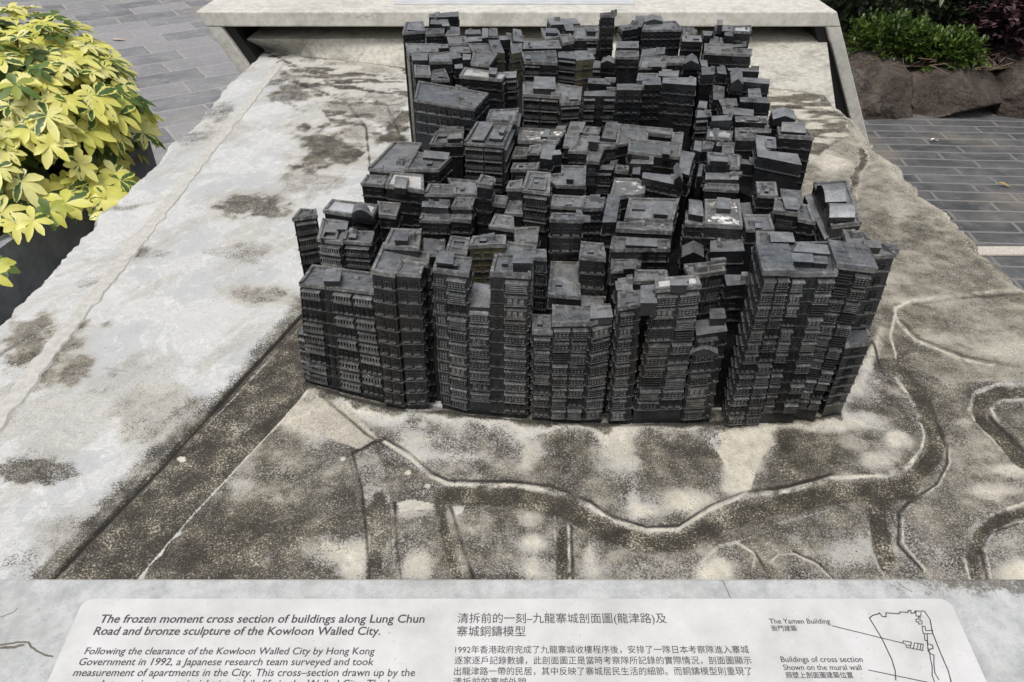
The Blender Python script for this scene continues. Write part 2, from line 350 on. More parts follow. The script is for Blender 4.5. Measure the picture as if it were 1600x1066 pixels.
crk('606,170 620,200 632,225', 1.5, .8); crk('0,560 60,520 100,505', 1.2, .6); crk('100,570 140,572 200,580', 1.2, .4); crk('560,250 470,330', 1, .25)
crk('1285,145 1300,170', 1.5); crk('1200,165 1290,172 1330,195', 1.6, .7); crk('1210,215 1330,250', 1, .3)
blob(pale, [(536, 718, 5, 4, 1), (637, 740, 8, 6, 1), (669, 759, 5, 5, 1), (283, 716, 5, 4, 1), (258, 812, 2, 2, 1), (657, 813, 6, 4, .8)], wobble=1.2)
for (x, y, r) in ((536, 718, 6), (637, 740, 9), (669, 759, 6), (283, 716, 6)): dirt *= 1 - .9 * (1 - sm(.4, 1.1, np.hypot((UU - x) / r, (VV - y) / (r * .7)) + wob2 * 2 + wob1))
_b = dist_line('480,603 530,622 605,641 640,650 690,648 735,654 830,664 945,669 1060,669 1115,666 1128,666 1240,660 1283,658 1311,650'); crack = np.maximum(crack, .85 * (1 - sm(1.5, 5.5, _b + wob2 * 9))); dirt = np.maximum(dirt, .75 * (1 - sm(3, 11, _b + wob2 * 26 + wob1 * 12)))
# back bank rising under the frame
yb = np.interp(X, [-1.3, -1.265, -.49, 1.31], [3.9, 3.86, 3.5, 3.17]) + wob1 * .05
bank = np.clip(Y - yb, 0, None)
onb = sm(0, .03, bank); dirt = dirt * (1 - onb) + onb * (.22 + .8 * np.clip(big - .45, 0, 1) + .2 * wob1); tan = tan * (1 - onb) + onb * .75; pale *= 1 - onb
q = (1 - sm(.01, .06, np.abs(Y - yb) + wob2 * .05)); pale = np.maximum(pale, q * .9); dirt *= 1 - q * .7
# back corner, rock wall side: white with olive streaks
st = inside('1090,130 1300,150 1330,210 1270,250 1240,180 1090,180'); stf = fbm(X * .8, Y * 2.2, 9, 4, 12)
dirt = np.where(st, .85 * sm(.44, .6, stf), dirt); pale = np.where(st, .6, pale); tan = np.where(st, .8, tan)
st2 = inside('400,72 640,100 640,160 560,250 470,130'); stf2 = fbm(X * 1.2 + Y * .8, Y * 2.6, 8, 4, 15)
dirt = np.where(st2, np.maximum(dirt * .6, .9 * sm(.47, .6, stf2)), dirt); pale = np.where(st2, np.maximum(pale, .5), pale)
dirt = np.clip(dirt, 0, 1.25); pale = np.clip(pale, 0, 1); tan = np.clip(tan, 0, 1)
Z = hz - .0035 * road + (fbm(X, Y, 14, 5, 5) - .5) * .005 + (fbm(X, Y, 90, 3, 6) - .5) * .0016
# chipped outer edges
el = (fbm(Y * 0, Y, 9, 5, 21) - .5) * .07 + (fbm(Y * 0, Y, 40, 3, 22) - .5) * .02
er = (fbm(Y * 0 + 5, Y, 8, 5, 23) - .5) * .09 + (fbm(Y * 0 + 5, Y, 36, 3, 24) - .5) * .025
tx = (X - edge_l) / (edge_r - edge_l)
Xd = X + el * (1 - tx) ** 12 + er * tx ** 12
round_ = .018 * np.maximum(sm(.985, 1, tx), sm(.015, 0, tx)); Z -= round_
pale = np.maximum(pale, .85 * sm(.965, .99, tx + wob1 * .02) * (VV < 600))
V3 = np.stack([Xd, Y, Z], -1).reshape(-1, 3)
fi = np.arange((NY - 1) * (NX - 1)); r_, c_ = fi // (NX - 1), fi % (NX - 1); i0 = r_ * NX + c_
# rows run away from the viewer
quads = np.stack([i0, i0 + 1, i0 + 1 + NX, i0 + NX], -1)
# rough broken flanks: both sides and the back
loop = np.concatenate([np.arange(0, NY) * NX + NX - 1, (NY - 1) * NX + np.arange(NX - 2, -1, -1), np.arange(NY - 2, -1, -1) * NX])
verts = [V3]; prev = loop; nv = len(V3); fq = [quads]; att_n = [0]
for k in range(1, 8):
    base = V3[loop]; t = k / 7
    out = np.stack([np.sign(base[:, 0]) * (np.abs(base[:, 0]) > 1.1), np.zeros(len(loop)), np.zeros(len(loop))], -1)
    nzv = (fbm(base[:, 1], base[:, 0] + k * .021, 28, 4, 31) - .5) * .05
    p = base + out * (.018 * math.sin(t * 2.6) + nzv - .03 * t * t)[:, None] if True else base
    p[:, 2] = base[:, 2] * (1 - t) - .13 * t
    verts.append(p); idx = nv + np.arange(len(loop)); nv += len(loop)
    fq.append(np.stack([prev[:-1], idx[:-1], idx[1:], prev[1:]], -1)); prev = idx
VA = np.concatenate(verts); FA = np.concatenate(fq)
me = bpy.data.meshes.new('stone_slab'); me.vertices.add(len(VA)); me.vertices.foreach_set('co', VA.astype(np.float32).ravel())
me.loops.add(FA.size); me.loops.foreach_set('vertex_index', FA.astype(np.int32).ravel())
me.polygons.add(len(FA)); me.polygons.foreach_set('loop_start', np.arange(0, FA.size, 4, dtype=np.int32)); me.polygons.foreach_set('use_smooth', np.ones(len(FA), bool))
for nm, arr, ext in (('algae', dirt, .25), ('crust', pale, .6), ('tan', tan, .4), ('crevice', crack, 0)):
    at_ = me.attributes.new(nm, 'FLOAT', 'POINT'); a_ = np.concatenate([arr.ravel(), np.full(len(VA) - arr.size, ext)]); at_.data.foreach_set('value', a_.astype(np.float32))
me.update(calc_edges=True)
ms, n, l, b = mat('weathered_stone'); P = coords(n)
def attr(nm): x = N(n, 'ShaderNodeAttribute'); x.attribute_name = nm; return x.outputs['Fac']
fA = noise_tex(n, l, P, 7, 8, .66, .8); fB = noise_tex(n, l, P, 34, 7, .7, .4); fS = noise_tex(n, l, P, 270, 4, .85); fS2 = noise_tex(n, l, P, 190, 4, .7)
fA = noise_tex(n, l, P, 4.2, 9, .62, .7)
clean_c = ramp(n, l, fA, [(.36, (.445, .46, .462)), (.5, (.495, .506, .505)), (.66, (.585, .585, .572))])
clean_c = mix(n, l, mth(n, l, 'MULTIPLY', ramp(n, l, fB, [(.5, 0), (.62, .7)]), ramp(n, l, fA, [(.42, .1), (.58, 1)])), clean_c, (.66, .655, .63))
rimd = mth(n, l, 'ABSOLUTE', mth(n, l, 'SUBTRACT', mth(n, l, 'MULTIPLY_ADD', mth(n, l, 'SUBTRACT', fB, .5), .22, fA), .5))
fC = noise_tex(n, l, P, 95, 6, .72)
rim = mth(n, l, 'MULTIPLY', ramp(n, l, rimd, [(.004, 1), (.03, 0)]), ramp(n, l, fC, [(.40, .25), (.56, 1)]))
clean_c = mix(n, l, mth(n, l, 'MULTIPLY', rim, .38), clean_c, (.78, .775, .75))
clean_c = mix(n, l, ramp(n, l, fC, [(.32, .4), (.46, 0)]), clean_c, (.33, .335, .33))
clean_c = mix(n, l, ramp(n, l, fS, [(.36, .35), (.5, 0)]), clean_c, (.30, .30, .29))
vor = N(n, 'ShaderNodeTexVoronoi', feature='DISTANCE_TO_EDGE'); vor.inputs['Scale'].default_value = 6
vw = N(n, 'ShaderNodeVectorMath', operation='SCALE'); vw.inputs['Scale'].default_value = .16
vn = N(n, 'ShaderNodeTexNoise'); vn.inputs['Scale'].default_value = 16; vn.inputs['Detail'].default_value = 6; l.new(P, vn.inputs['Vector']); l.new(vn.outputs['Color'], vw.inputs[0])
vd = N(n, 'ShaderNodeVectorMath', operation='ADD'); l.new(P, vd.inputs[0]); l.new(vw.outputs[0], vd.inputs[1]); l.new(vd.outputs[0], vor.inputs['Vector'])
vein = mth(n, l, 'MULTIPLY', ramp(n, l, vor.outputs['Distance'], [(.005, 1), (.06, 0)]), ramp(n, l, fB, [(.45, 0), (.6, .35)]))
clean_c = mix(n, l, vein, clean_c, (.80, .79, .76))
clean_c = mix(n, l, ramp(n, l, fS2, [(.30, .3), (.42, 0)]), clean_c, (.3, .3, .29))
tan_c = ramp(n, l, mth(n, l, 'MULTIPLY_ADD', mth(n, l, 'SUBTRACT', fS, .5), 1.1, fS2), [(.33, (.12, .10, .066)), (.47, (.29, .255, .185)), (.58, (.47, .43, .34)), (.7, (.60, .56, .465))])
col = mix(n, l, mth(n, l, 'MULTIPLY', attr('tan'), .8), clean_c, tan_c)
crust_c = ramp(n, l, fB, [(.35, (.42, .385, .305)), (.6, (.64, .605, .51))])
cf = mth(n, l, 'MULTIPLY_ADD', mth(n, l, 'SUBTRACT', fB, .5), 1.3, attr('crust'))
cf = mth(n, l, 'MULTIPLY_ADD', mth(n, l, 'SUBTRACT', fS, .5), 2.0, cf)
col = mix(n, l, ramp(n, l, cf, [(.35, 0), (.75, .9)]), col, crust_c)
fL = noise_tex(n, l, P, 16, 5, .65)
dirt_c = ramp(n, l, mth(n, l, 'MULTIPLY_ADD', mth(n, l, 'SUBTRACT', fL, .5), .5, fS), [(.41, (.015, .0125, .008)), (.52, (.045, .038, .026)), (.585, (.16, .140, .102)), (.645, (.46, .43, .35))])
df_ = mth(n, l, 'MULTIPLY_ADD', mth(n, l, 'SUBTRACT', fS2, .5), 1.2, attr('algae'))
df_ = mth(n, l, 'MULTIPLY_ADD', mth(n, l, 'SUBTRACT', fB, .5), 1.1, df_)
df_ = mth(n, l, 'MULTIPLY_ADD', mth(n, l, 'SUBTRACT', fS, .5), 4.2, df_)
col = mix(n, l, ramp(n, l, df_, [(.36, 0), (.62, .97)]), col, dirt_c)
col = mix(n, l, mth(n, l, 'MULTIPLY', attr('crevice'), .92), col, (.018, .016, .013))
l.new(col, b.inputs['Base Color']); b.inputs['Roughness'].default_value = .82; b.inputs['Specular IOR Level'].default_value = .3
bump(n, l, mth(n, l, 'ADD', fB, mth(n, l, 'ADD', mth(n, l, 'MULTIPLY', fS, .25), mth(n, l, 'MULTIPLY', vein, .3))), .55, .006, b)
me.materials.append(ms)
plinth = empty('stone_plinth', (0, 2.2, FLOOR)); tag(plinth, 'weathered pale stone slab with carved roads and algae stains carrying the dark model city', 'plinth')
o = bpy.data.objects.new('stone_slab', me); C.objects.link(o); o.parent = plinth; o.matrix_parent_inverse = Matrix.Translation(-plinth.location)
g = MB(); g.box((-1.0, .95, FLOOR + .002), (1.05, 3.55, -.10)); g.build('pedestal', DARKC, plinth)
# mortar strip along the clean side
mm, n, l, b = mat('mortar'); P = coords(n)
l.new(ramp(n, l, noise_tex(n, l, P, 60, 6, .7), [(.35, (.40, .39, .355)), (.6, (.52, .51, .475))]), b.inputs['Base Color']); b.inputs['Roughness'].default_value = .9
bump(n, l, noise_tex(n, l, P, 300, 4, .7), .4, .003, b)
jl = poly_px('440,96 380,170 300,268 240,345 180,420 100,520 40,598 -60,720 -160,850'); jw = (5, 7, 9, 11, 12, 13, 15, 18, 22)
g = MB(); pts = []
for i in range(len(jl) - 1):
    for k in range(26):
        t = k / 26; u = jl[i][0] + t * (jl[i + 1][0] - jl[i][0]); v = jl[i][1] + t * (jl[i + 1][1] - jl[i][1]); wd = jw[i] + t * (jw[i + 1] - jw[i])
        p = at(u, v, .0035); wm = wd * math.hypot(p.y, .9) / FPX * .95
        j1, j2 = (noise.noise(p * 22) * .010 + noise.noise(p * 80) * .004, noise.noise(p * 25 + Vector((9, 2, 1))) * .010 + noise.noise(p * 70) * .004)
        pts.append((p, wm + j1, wm + j2))
for (a, a1, a2), (b2, b1, b3) in zip(pts[:-1], pts[1:]):
    dd = (b2 - a).normalized(); nn = Vector((-dd.y, dd.x, 0))
    lo = Vector((0, 0, -.012))
    A, B_, C_, D_ = a - nn * a1, a + nn * a2, b2 + nn * b3, b2 - nn * b1; ou = nn * .012
    g.poly([A, B_, C_, D_]); g.poly([A + lo - ou, A, D_, D_ + lo - ou]); g.poly([B_, B_ + lo + ou, C_ + lo + ou, C_])
g.build('mortar_joint', mm, plinth, smooth=True)

# ---------------------------------------------------------------- concrete frame at the back
fr = empty('concrete_frame', (0, 3.9, FLOOR)); tag(fr, 'slanted hollow concrete frame bridging the far end of the stone', 'bench')
YF, YB, ZT, ZB = 3.6, 4.25, .215, .150
g = MB(); L0, R0 = -1.43, 1.468; k = .52
g.hexa([(L0 + .034, YF, ZB), (R0 + .034, YF, ZB), (R0 + .034, YB, ZB), (L0 + .034, YB, ZB), (L0, YF, ZT), (R0, YF, ZT), (R0, YB, ZT), (L0, YB, ZT)])
bm_o = g.build('top_beam', CONC2, fr); bv = bm_o.modifiers.new('soft', 'BEVEL'); bv.width = .006; bv.segments = 2
for (x0, wd) in ((L0, .065), (R0 - .065, .065)):
    g = MB(); xt = x0 + (ZT - ZB) * k + .0; xb = x0 + (ZT - FLOOR) * k
    g.hexa([(xb, YF + .003, FLOOR), (xb + wd, YF + .003, FLOOR), (xb + wd, YB - .003, FLOOR), (xb, YB - .003, FLOOR), (xt, YF + .003, ZB + .002), (xt + wd, YF + .003, ZB + .002), (xt + wd, YB - .003, ZB + .002), (xt, YB - .003, ZB + .002)])
    o = g.build('slanted_leg', CONC2, fr); bv = o.modifiers.new('soft', 'BEVEL'); bv.width = .006; bv.segments = 2
g = MB(); g.box((-1.30, YB - .12, FLOOR), (1.40, YB - .06, ZB - .004)); g.build('rear_panel', DARKC, fr)
lin, n, l, b = mat('dark_steel'); b.inputs['Base Color'].default_value = (.025, .025, .026, 1); b.inputs['Roughness'].default_value = .5; b.inputs['Metallic'].default_value = .5
for (x0, d0) in ((L0 + .067, 1), (R0 - .067, -1)):
    g = MB(); xt = x0 + (ZT - ZB) * k; xb = x0 + (ZT + .3) * k; a0, a1 = sorted((0, .045 * d0))
    g.hexa([(xb + a0, YF + .03, -.3), (xb + a1, YF + .03, -.3), (xb + a1, YB - .13, -.3), (xb + a0, YB - .13, -.3), (xt + a0, YF + .03, ZB - .002), (xt + a1, YF + .03, ZB - .002), (xt + a1, YB - .13, ZB - .002), (xt + a0, YB - .13, ZB - .002)])
    g.build('steel_lining', lin, fr)
# leaning panel below the beam, its foot resting on the stone
tl_, tr_ = at(386, 61, .085), at(1287, 56, .085)
ft = [at(u, v, .0) for u, v in ((392, 76), (470, 88), (560, 98), (640, 108), (800, 116), (960, 124), (1120, 134), (1230, 141), (1288, 150), (1306, 176))]
g = MB(); up_ = []
for i, p in enumerate(ft):
    t = min(1, max(0, (p.x - ft[0].x) / (ft[-2].x - ft[0].x))); up_.append(tl_ * (1 - t) + tr_ * t)
up_[-1] = up_[-2] + Vector((.012, .0, -.002))
for i in range(len(ft) - 1):
    for s_ in range(8):
        def q_(j, t):
            p = ft[j] * (1 - t) + up_[j] * t; return p + Vector((0, 0, noise.noise(p * 6) * .004 + .004 * (1 - t)))
        g.poly([q_(i, s_ / 8), q_(i + 1, s_ / 8), q_(i + 1, (s_ + 1) / 8), q_(i, (s_ + 1) / 8)])
    g.poly([up_[i], up_[i + 1], up_[i + 1] + Vector((0, .35, -.002)), up_[i] + Vector((0, .35, -.002))])
    g.poly([ft[i] + Vector((0, 0, -.05)), ft[i + 1] + Vector((0, 0, -.05)), q_(i + 1, 0), q_(i, 0)])
g.build('leaning_panel', CONC3, fr, smooth=True)
mp_, n, l, b = mat('brushed_steel_plate'); P = coords(n)
l.new(ramp(n, l, noise_tex(n, l, P, 9, 4, .6), [(.35, (.62, .64, .65)), (.65, (.76, .77, .77))]), b.inputs['Base Color']); b.inputs['Roughness'].default_value = .42; b.inputs['Metallic'].default_value = .35
g = MB(); g.box((-.55, 3.735, ZT + .001), (.57, 4.15, ZT + .006)); o = g.build('steel_plate', mp_)
tag(o, 'pale steel plate lying on top of the concrete frame at the back', 'plaque')

# ---------------------------------------------------------------- sign desk in front, tilted towards the reader
P0 = at(800, 904, .008); TILT = R(8.0)
def desk(u, v, lift=0.0):
    """photo pixel -> point on the tilted desk"""
    a, b_ = (u - CX) / FPX, (CY - v) / FPX; d = Vector((a, _c + b_ * _s, -_s + b_ * _c)); nrm = Vector((0, -math.sin(TILT), math.cos(TILT)))
    c0 = Vector((0, 0, CAMZ)); t = (P0 + nrm * lift - c0).dot(nrm) / d.dot(nrm); return c0 + d * t
nrm = Vector((0, -math.sin(TILT), math.cos(TILT))); fwd = Vector((0, math.cos(TILT), math.sin(TILT)))
sd = empty('sign_desk', (0, .45, FLOOR)); tag(sd, 'grey concrete sign desk sloping towards the reader in front of the stone', 'sign desk')
g = MB(); th_ = .09
A = P0 + Vector((-1.5, 0, 0)); B_ = P0 + Vector((1.5, 0, 0)); dn = -fwd * .62
g.hexa([A + dn - nrm * th_, B_ + dn - nrm * th_, B_ - nrm * th_, A - nrm * th_, A + dn, B_ + dn, B_, A])
o = g.build('desk_top', CONC, sd); bv = o.modifiers.new('soft', 'BEVEL'); bv.width = .004; bv.segments = 2
ckm, n, l, b = mat('crack_dirt'); b.inputs['Base Color'].default_value = (.17, .155, .135, 1); b.inputs['Roughness'].default_value = .95
LATE_CRACKS = True
for x in (-1.4, 1.3):
    g = MB(); g.box((x, .25, FLOOR), (x + .1, .62, -.16)); g.build('leg', CONC, sd)
# the engraved plate
PLX = {'tl': desk(131, 940), 'tr': desk(1481, 934)}
yl = PLX['tl']; yr = PLX['tr']; back = (yl + yr) / 2
mpl, n, l, b = mat('frosted_sign_plate'); P = coords(n)
c = ramp(n, l, noise_tex(n, l, P, 11, 6, .65), [(.3, (.44, .435, .42)), (.5, (.525, .525, .518)), (.68, (.58, .582, .58))])
c = mix(n, l, ramp(n, l, noise_tex(n, l, P, 240, 2, .5), [(.24, .8), (.30, 0)]), c, (.25, .24, .22))
l.new(c, b.inputs['Base Color']); b.inputs['Roughness'].default_value = .38; b.inputs['Specular IOR Level'].default_value = .4
info = empty('info_plaque', (0, .45, 0)); tag(info, 'pale information plaque with English and Chinese text and a small outline map', 'plaque')
def corner(c, dx, r=.016):
    out = []
    for i in range(7):
        a = math.pi / 2 * i / 6
        out.append(c + Vector((dx * r * (1 - math.sin(a)), 0, 0)) - fwd * r * (1 - math.cos(a)))
    return out
topy = back - nrm * 0
tlp = Vector((yl.x, back.y, back.z)); trp = Vector((yr.x, back.y, back.z)); dep = .48
ring = corner(tlp, 1)[::-1]; ring = [tlp - fwd * .016 + fwd * 0] if False else None
pl = []
for i in range(7):
    a = math.pi / 2 * i / 6; pl.append(tlp + Vector((.016 - .016 * math.cos(a), 0, 0)) - fwd * (.016 - .016 * math.sin(a)))
for i in range(7):
    a = math.pi / 2 * i / 6; pl.append(trp + Vector((-.016 + .016 * math.sin(a), 0, 0)) - fwd * (.016 - .016 * math.cos(a)))
pl += [trp - fwd * dep, tlp - fwd * dep]
g = MB(); topv = [p + nrm * .003 for p in pl]; botv = [p + nrm * .0002 for p in pl]
g.poly(topv[::-1])
for i in range(len(pl)):
    j = (i + 1) % len(pl); g.poly([botv[i], topv[i], topv[j], botv[j]])
g.build('plate', mpl, info)
ink, n, l, b = mat('engraved_ink'); b.inputs['Base Color'].default_value = (.045, .045, .05, 1); b.inputs['Roughness'].default_value = .6
LIFT = .0036
def text(s, u0, u1, v, name='text_line', shear=0.0, hsc=1.0, bold=0.0):
    cu = bpy.data.curves.new(name, 'FONT'); cu.body = s; cu.shear = shear; cu.offset = bold; cu.extrude = 0; cu.resolution_u = 3
    to = bpy.data.objects.new(name, cu); C.objects.link(to); bpy.context.view_layer.update()
    dg = bpy.context.evaluated_depsgraph_get(); m_ = bpy.data.meshes.new_from_object(to.evaluated_get(dg)); bpy.data.objects.remove(to); bpy.data.curves.remove(cu)
    if not len(m_.vertices): return None
    cs = np.zeros(len(m_.vertices) * 3); m_.vertices.foreach_get('co', cs); cs = cs.reshape(-1, 3)
    a, b_ = desk(u0, v, LIFT), desk(u1, v, LIFT); wd = (b_ - a).x; x0, x1 = cs[:, 0].min(), cs[:, 0].max(); sc = wd / (x1 - x0)
    xx = (cs[:, 0] - x0) * sc; yy = cs[:, 1] * sc * hsc
    out = np.stack([a.x + xx, a.y + yy * fwd.y, a.z + yy * fwd.z], -1)
    m_.vertices.foreach_set('co', out.ravel()); m_.materials.clear(); m_.materials.append(ink); m_.name = name; m_.update()
    o = bpy.data.objects.new(name, m_); C.objects.link(o); o.parent = info; o.matrix_parent_inverse = Matrix.Translation(-info.location); return o
for (s, u0, u1, v, bo) in (
    ('The frozen moment cross section of buildings along Lung Chun', 155, 663, 973, .012), ('Road and bronze sculpture of the Kowloon Walled City.', 145, 594, 992, .012),
    ('Following the clearance of the Kowloon Walled City by Hong Kong', 131, 585, 1022.5, .004), ('Government in 1992, a Japanese research team surveyed and took', 122, 583, 1039.5, .004),
    ('measurement of apartments in the City. This cross\u2013section drawn up by the', 113, 648, 1056.5, .004), ('research team gives us an insight into daily life in the Walled City. The bronze', 104, 653, 1074, .004)):
    text(s, u0, u1, v, shear=.08, hsc=.96, bold=bo)
for (s, u0, u1, v, bo) in (
    ('清拆前的一刻\u2013九龍寨城剖面圖(龍津路)及', 715, 1042, 972.5, .0), ('寨城銅鑄模型', 713.5, 821, 993, .0),
    ('1992年香港政府完成了九龍寨城收樓程序後\uff0c安排了一隊日本考察隊進入寨城', 711, 1171, 1020, .0), ('逐家逐戶記錄數據\uff0c此剖面圖正是當時考察隊所記錄的實際情況\uff0c剖面圖顯示', 710, 1175, 1037, .0),
    ('出龍津路一帶的民居\uff0c其中反映了寨城居民生活的細節\u3002而銅鑄模型則重現了', 709, 1176, 1054, .0), ('清拆前的寨城外貌\u3002', 708, 828, 1071, .0)):
    text(s, u0, u1, v, bold=bo)
for (s, u0, u1, v) in (('The Yamen Building', 1203, 1298, 974.5), ('衙門建築', 1206, 1246, 985.5), ('Buildings of cross section', 1221, 1349, 1034.5), ('Shown on the mural wall', 1225, 1347, 1047), ('照壁上剖面圖建築位置', 1229, 1334, 1059)):
    text(s, u0, u1, v, bold=.004)
def stroke(g, s, wd=1.5):
    p = [desk(u, v, LIFT) for u, v in s]; wm = wd * 1.15 / FPX * .5
    for a, b_ in zip(p[:-1], p[1:]):
        d = (b_ - a)
        if d.length < 1e-6: continue
        d.normalize(); nn = nrm.cross(d) * wm; a, b_ = a - d * wm * .8, b_ + d * wm * .8
        g.poly([a - nn, b_ - nn, b_ + nn, a + nn])
def mp(s): return [(1040 + float(q.split(',')[0]) / 2.857, 880 + float(q.split(',')[1]) / 2.857) for q in s.split()]
g = MB()
stroke(g, mp('1028,522 1025,480 1010,430 965,335 910,245 925,233 952,226 955,222 968,238 984,240 984,222 1045,226 1046,218 1082,220 1084,212 1095,212 1096,224 1112,222 1114,214 1155,214 1180,250 1192,310 1215,370 1240,430 1262,480 1275,530'), 1.5)
stroke(g, mp('1118,215 1118,236 1140,236 1140,220 M'.replace(' M', '')), 1.2)
stroke(g, mp('1128,238 1128,250 1118,250 1118,262 1130,262 1130,272 1145,272 1145,258 1136,258 1136,238 1128,238'), 1.2)
stroke(g, mp('1145,282 1150,314 1192,316 1192,300 1162,302 1158,282 1145,282'), 1.2)
stroke(g, mp('1155,318 1158,345 1168,345 1172,392 1180,400 1182,425 1190,460 1190,500 1200,530'), 1.3)
stroke(g, mp('1168,316 1170,360 1192,366 1194,382 1176,384 1178,402 1198,410 1198,450 1202,490 1220,520'), 1.3)
stroke(g, mp('1062,347 1058,356 1072,362 1076,376 1148,390 1150,362 1112,356 1106,384 M'.replace(' M', '')), 1.2)
stroke(g, mp('1062,347 1098,353 1094,368 1080,366'), 1.2); stroke(g, mp('1128,360 1122,386'), 1.2); stroke(g, mp('1140,362 1136,388'), 1.2); stroke(g, mp('1092,378 1096,360'), 1.0)
stroke(g, mp('745,280 1062,358'), 1.2); stroke(g, mp('905,477 1180,534'), 1.2)
g.build('outline_map', ink, info)
LIFT = .0006; g = MB(); rk = random.Random(3)
for s_, wd_ in ((((0, 1008), (14, 1006), (30, 1003), (44, 1004), (48, 1010), (58, 1018), (70, 1023), (82, 1026)), 2.4), (((0, 1012), (16, 1012), (36, 1008)), 3.5), (((1128, 906), (1133, 916), (1138, 926), (1142, 935)), 1.2), (((1400, 908), (1412, 918), (1425, 925)), 1.2), (((0, 965), (20, 957), (28, 950)), 1.0)):
    pts_ = []
    for (a, b2) in zip(s_[:-1], s_[1:]):
        for k_ in range(4): t = k_ / 4; pts_.append((a[0] + (b2[0] - a[0]) * t + rk.uniform(-.8, .8), a[1] + (b2[1] - a[1]) * t + rk.uniform(-.6, .6)))
    g = MB(); stroke(g, pts_ + [s_[-1]], wd_); g.build('crack', ckm, sd)

# ---------------------------------------------------------------- the cast city: one row per building
# B(label, roof height, roof corners (front, back), detailed floors, bay pattern, options)
BL = []
def B(label, z, roof, nf=2, pat='W W', **o):
    pts = [tuple(float(q) for q in p.split(',')) for p in roof.split()]
    BL.append(dict(label=label, z=z, pts=pts, nf=nf, pat=pat, o=o))
def H(s, h, kind='box'):
    return ([tuple(float(q) for q in p.split(',')) for p in s.split()], h, kind)

# front row, standing on the stone edge above the sign
B('wide nine storey slab with barred balconies, nearest the straight dark groove in the stone', .262, '469,443 584,460 580,430 490,416', 9, 'V1.3 S.6 V1.2 V1.2', base=((480,603),(605,633)), pin=1, huts=[H('506,440 530,440 534,421 511,421',.014)], ground=1)
B('low four storey annex leaning on the end of the wide barred slab', .135, '465,522 486,526 485,503 479,500', 4, 'V1', base=((477,600),(489,606)), pin=1, par=0, ground=0, fh=.031)
B('tall tower with an L shaped light grey roof and paired small windows in slotted bays', .322, '580,424 615,430 627,409 668,416 671,395 600,384', 10, 'w2', base=((605,640),(633,646)), pin=1, ground=1, fh=.03, bays=[('617,429 656,432 662,416 628,411', .319, 'w2', ((638,643),(668,641)))])
B('narrow hut topped block rising just behind the L shaped roof', .335, '600,384 655,391 657,361 613,358', 1, 'B1', huts=[H('617,376 637,377 638,361 621,360',.014)], pin=1)
B('slim tower with a rough rooftop cabin and a blank corner strip, beside a dark gap', .330, '677,424 731,431 736,406 686,402', 11, 'D.6 C1.1', base=((691,641),(733,650)), pin=1, huts=[H('682,411 706,413 709,396 688,394',.013), H('708,416 714,416 716,409 710,409',.008)], ground=1)
B('recessed middle bay with a smooth sloping lid, wedged between two taller caged towers', .259, '731,481 766,482 767,452 741,450', 8, 'C1', base=((734,650),(767,653)), pin=1, ground=1, lid=1, par=0)
B('tall caged tower with a box cabin on its roof, next to the sloping lid', .331, '767,430 827,431 829,402 775,399', 11, 'S.55 C1.15', base=((767,653),(822,658)), pin=1, huts=[H('801,412 831,412 832,395 804,393',.016), H('784,413 793,413 794,407 785,407',.006), H('804,419 812,419 813,414 805,414',.006)], ground=1)
B('short narrow end bay with a small hatch on its pale roof', .219, '834,521 862,521 861,494 833,495', 7, 'C1', base=((831,661),(857,663)), pin=1, huts=[H('840,507 848,507 848,500 841,500',.005)], ground=1)
B('lowest wide caged block in the front row under a plain grey roof slab', .240, '864,506 920,505 919,481 864,479', 8, 'C1 C1', base=((858,663),(908,665)), pin=1, ground=1)
B('corner bay with a raised rimmed square roof beside the plain slab', .246, '922,506 956,498 952,479 922,478', 8, 'C1', base=((909,665),(938,664)), pin=1, ground=1, huts=[H('922,499 957,497 953,479 922,479',.008)])
B('caged tower bay with a rounded rim roof at the edge of a dark alley', .279, '967,484 1001,479 1000,458 965,460', 9, 'C1.3 S.5', base=((950,666),(985,666)), pin=1, ground=1, huts=[H('1002,474 1026,474 1022,446 1002,448',.02)])
B('caged block carrying a bright wet roof with a small box in its middle', .316, '1026,452 1095,449 1089,435 1025,436', 10, 'C1 C1', base=((986,666),(1060,666)), pin=1, ground=1, rt=1, huts=[H('1049,446 1074,446 1072,438 1048,438',.009)])
B('lower caged bay with an arched pediment and broken roofs, against a wide dark crevice', .215, '1087,525 1137,518 1132,497 1084,500', 7, 'C1.4 w.5', base=((1061,666),(1106,664)), pin=1, ground=1, huts=[H('1110,499 1134,498 1131,483 1109,484',.016), H('1078,549 1124,549 1121,530 1078,533',.0,'arch')], par=0)
B('tallest leaning block with rows of dotted cage balconies and a scored lid', .384, '1194,428 1237,425 1226,391 1184,390', 13, 'C1 C1', base=((1126,663),(1182,662)), pin=1, ground=1, lidg=1, side='w1')
B('leaning middle bay with a smooth stair strip and little rooftop sheds', .376, '1238,429 1306,429 1298,385 1228,383', 12, 'C.7 S.5 C.9', base=((1183,662),(1234,659)), pin=1, ground=1, huts=[H('1232,409 1269,411 1267,399 1231,397',.01), H('1270,412 1291,414 1290,403 1269,402',.008), H('1240,394 1294,399 1291,386 1246,381',.012)])
B('leaning end bay under a large flat grey lid, facing the rock wall', .380, '1307,419 1365,423 1351,391 1296,386', 12, 'C1 C1', base=((1235,659),(1266,657)), pin=1, ground=1, lidg=1)
B('outermost leaning corner bay with paired square windows', .368, '1366,401 1398,399 1390,382 1350,386', 8, 'w1', pin=1, side='w2', huts=[H('1351,388 1376,389 1374,378 1350,378',.012)])
B('low side annex with a dark glossy six sided roof below the outermost corner', .212, '1322,542 1359,539 1358,528 1351,507 1326,508', 6, 'w1', base=((1283,656),(1311,648)), pin=1, ground=1, rt=3, side='w1')
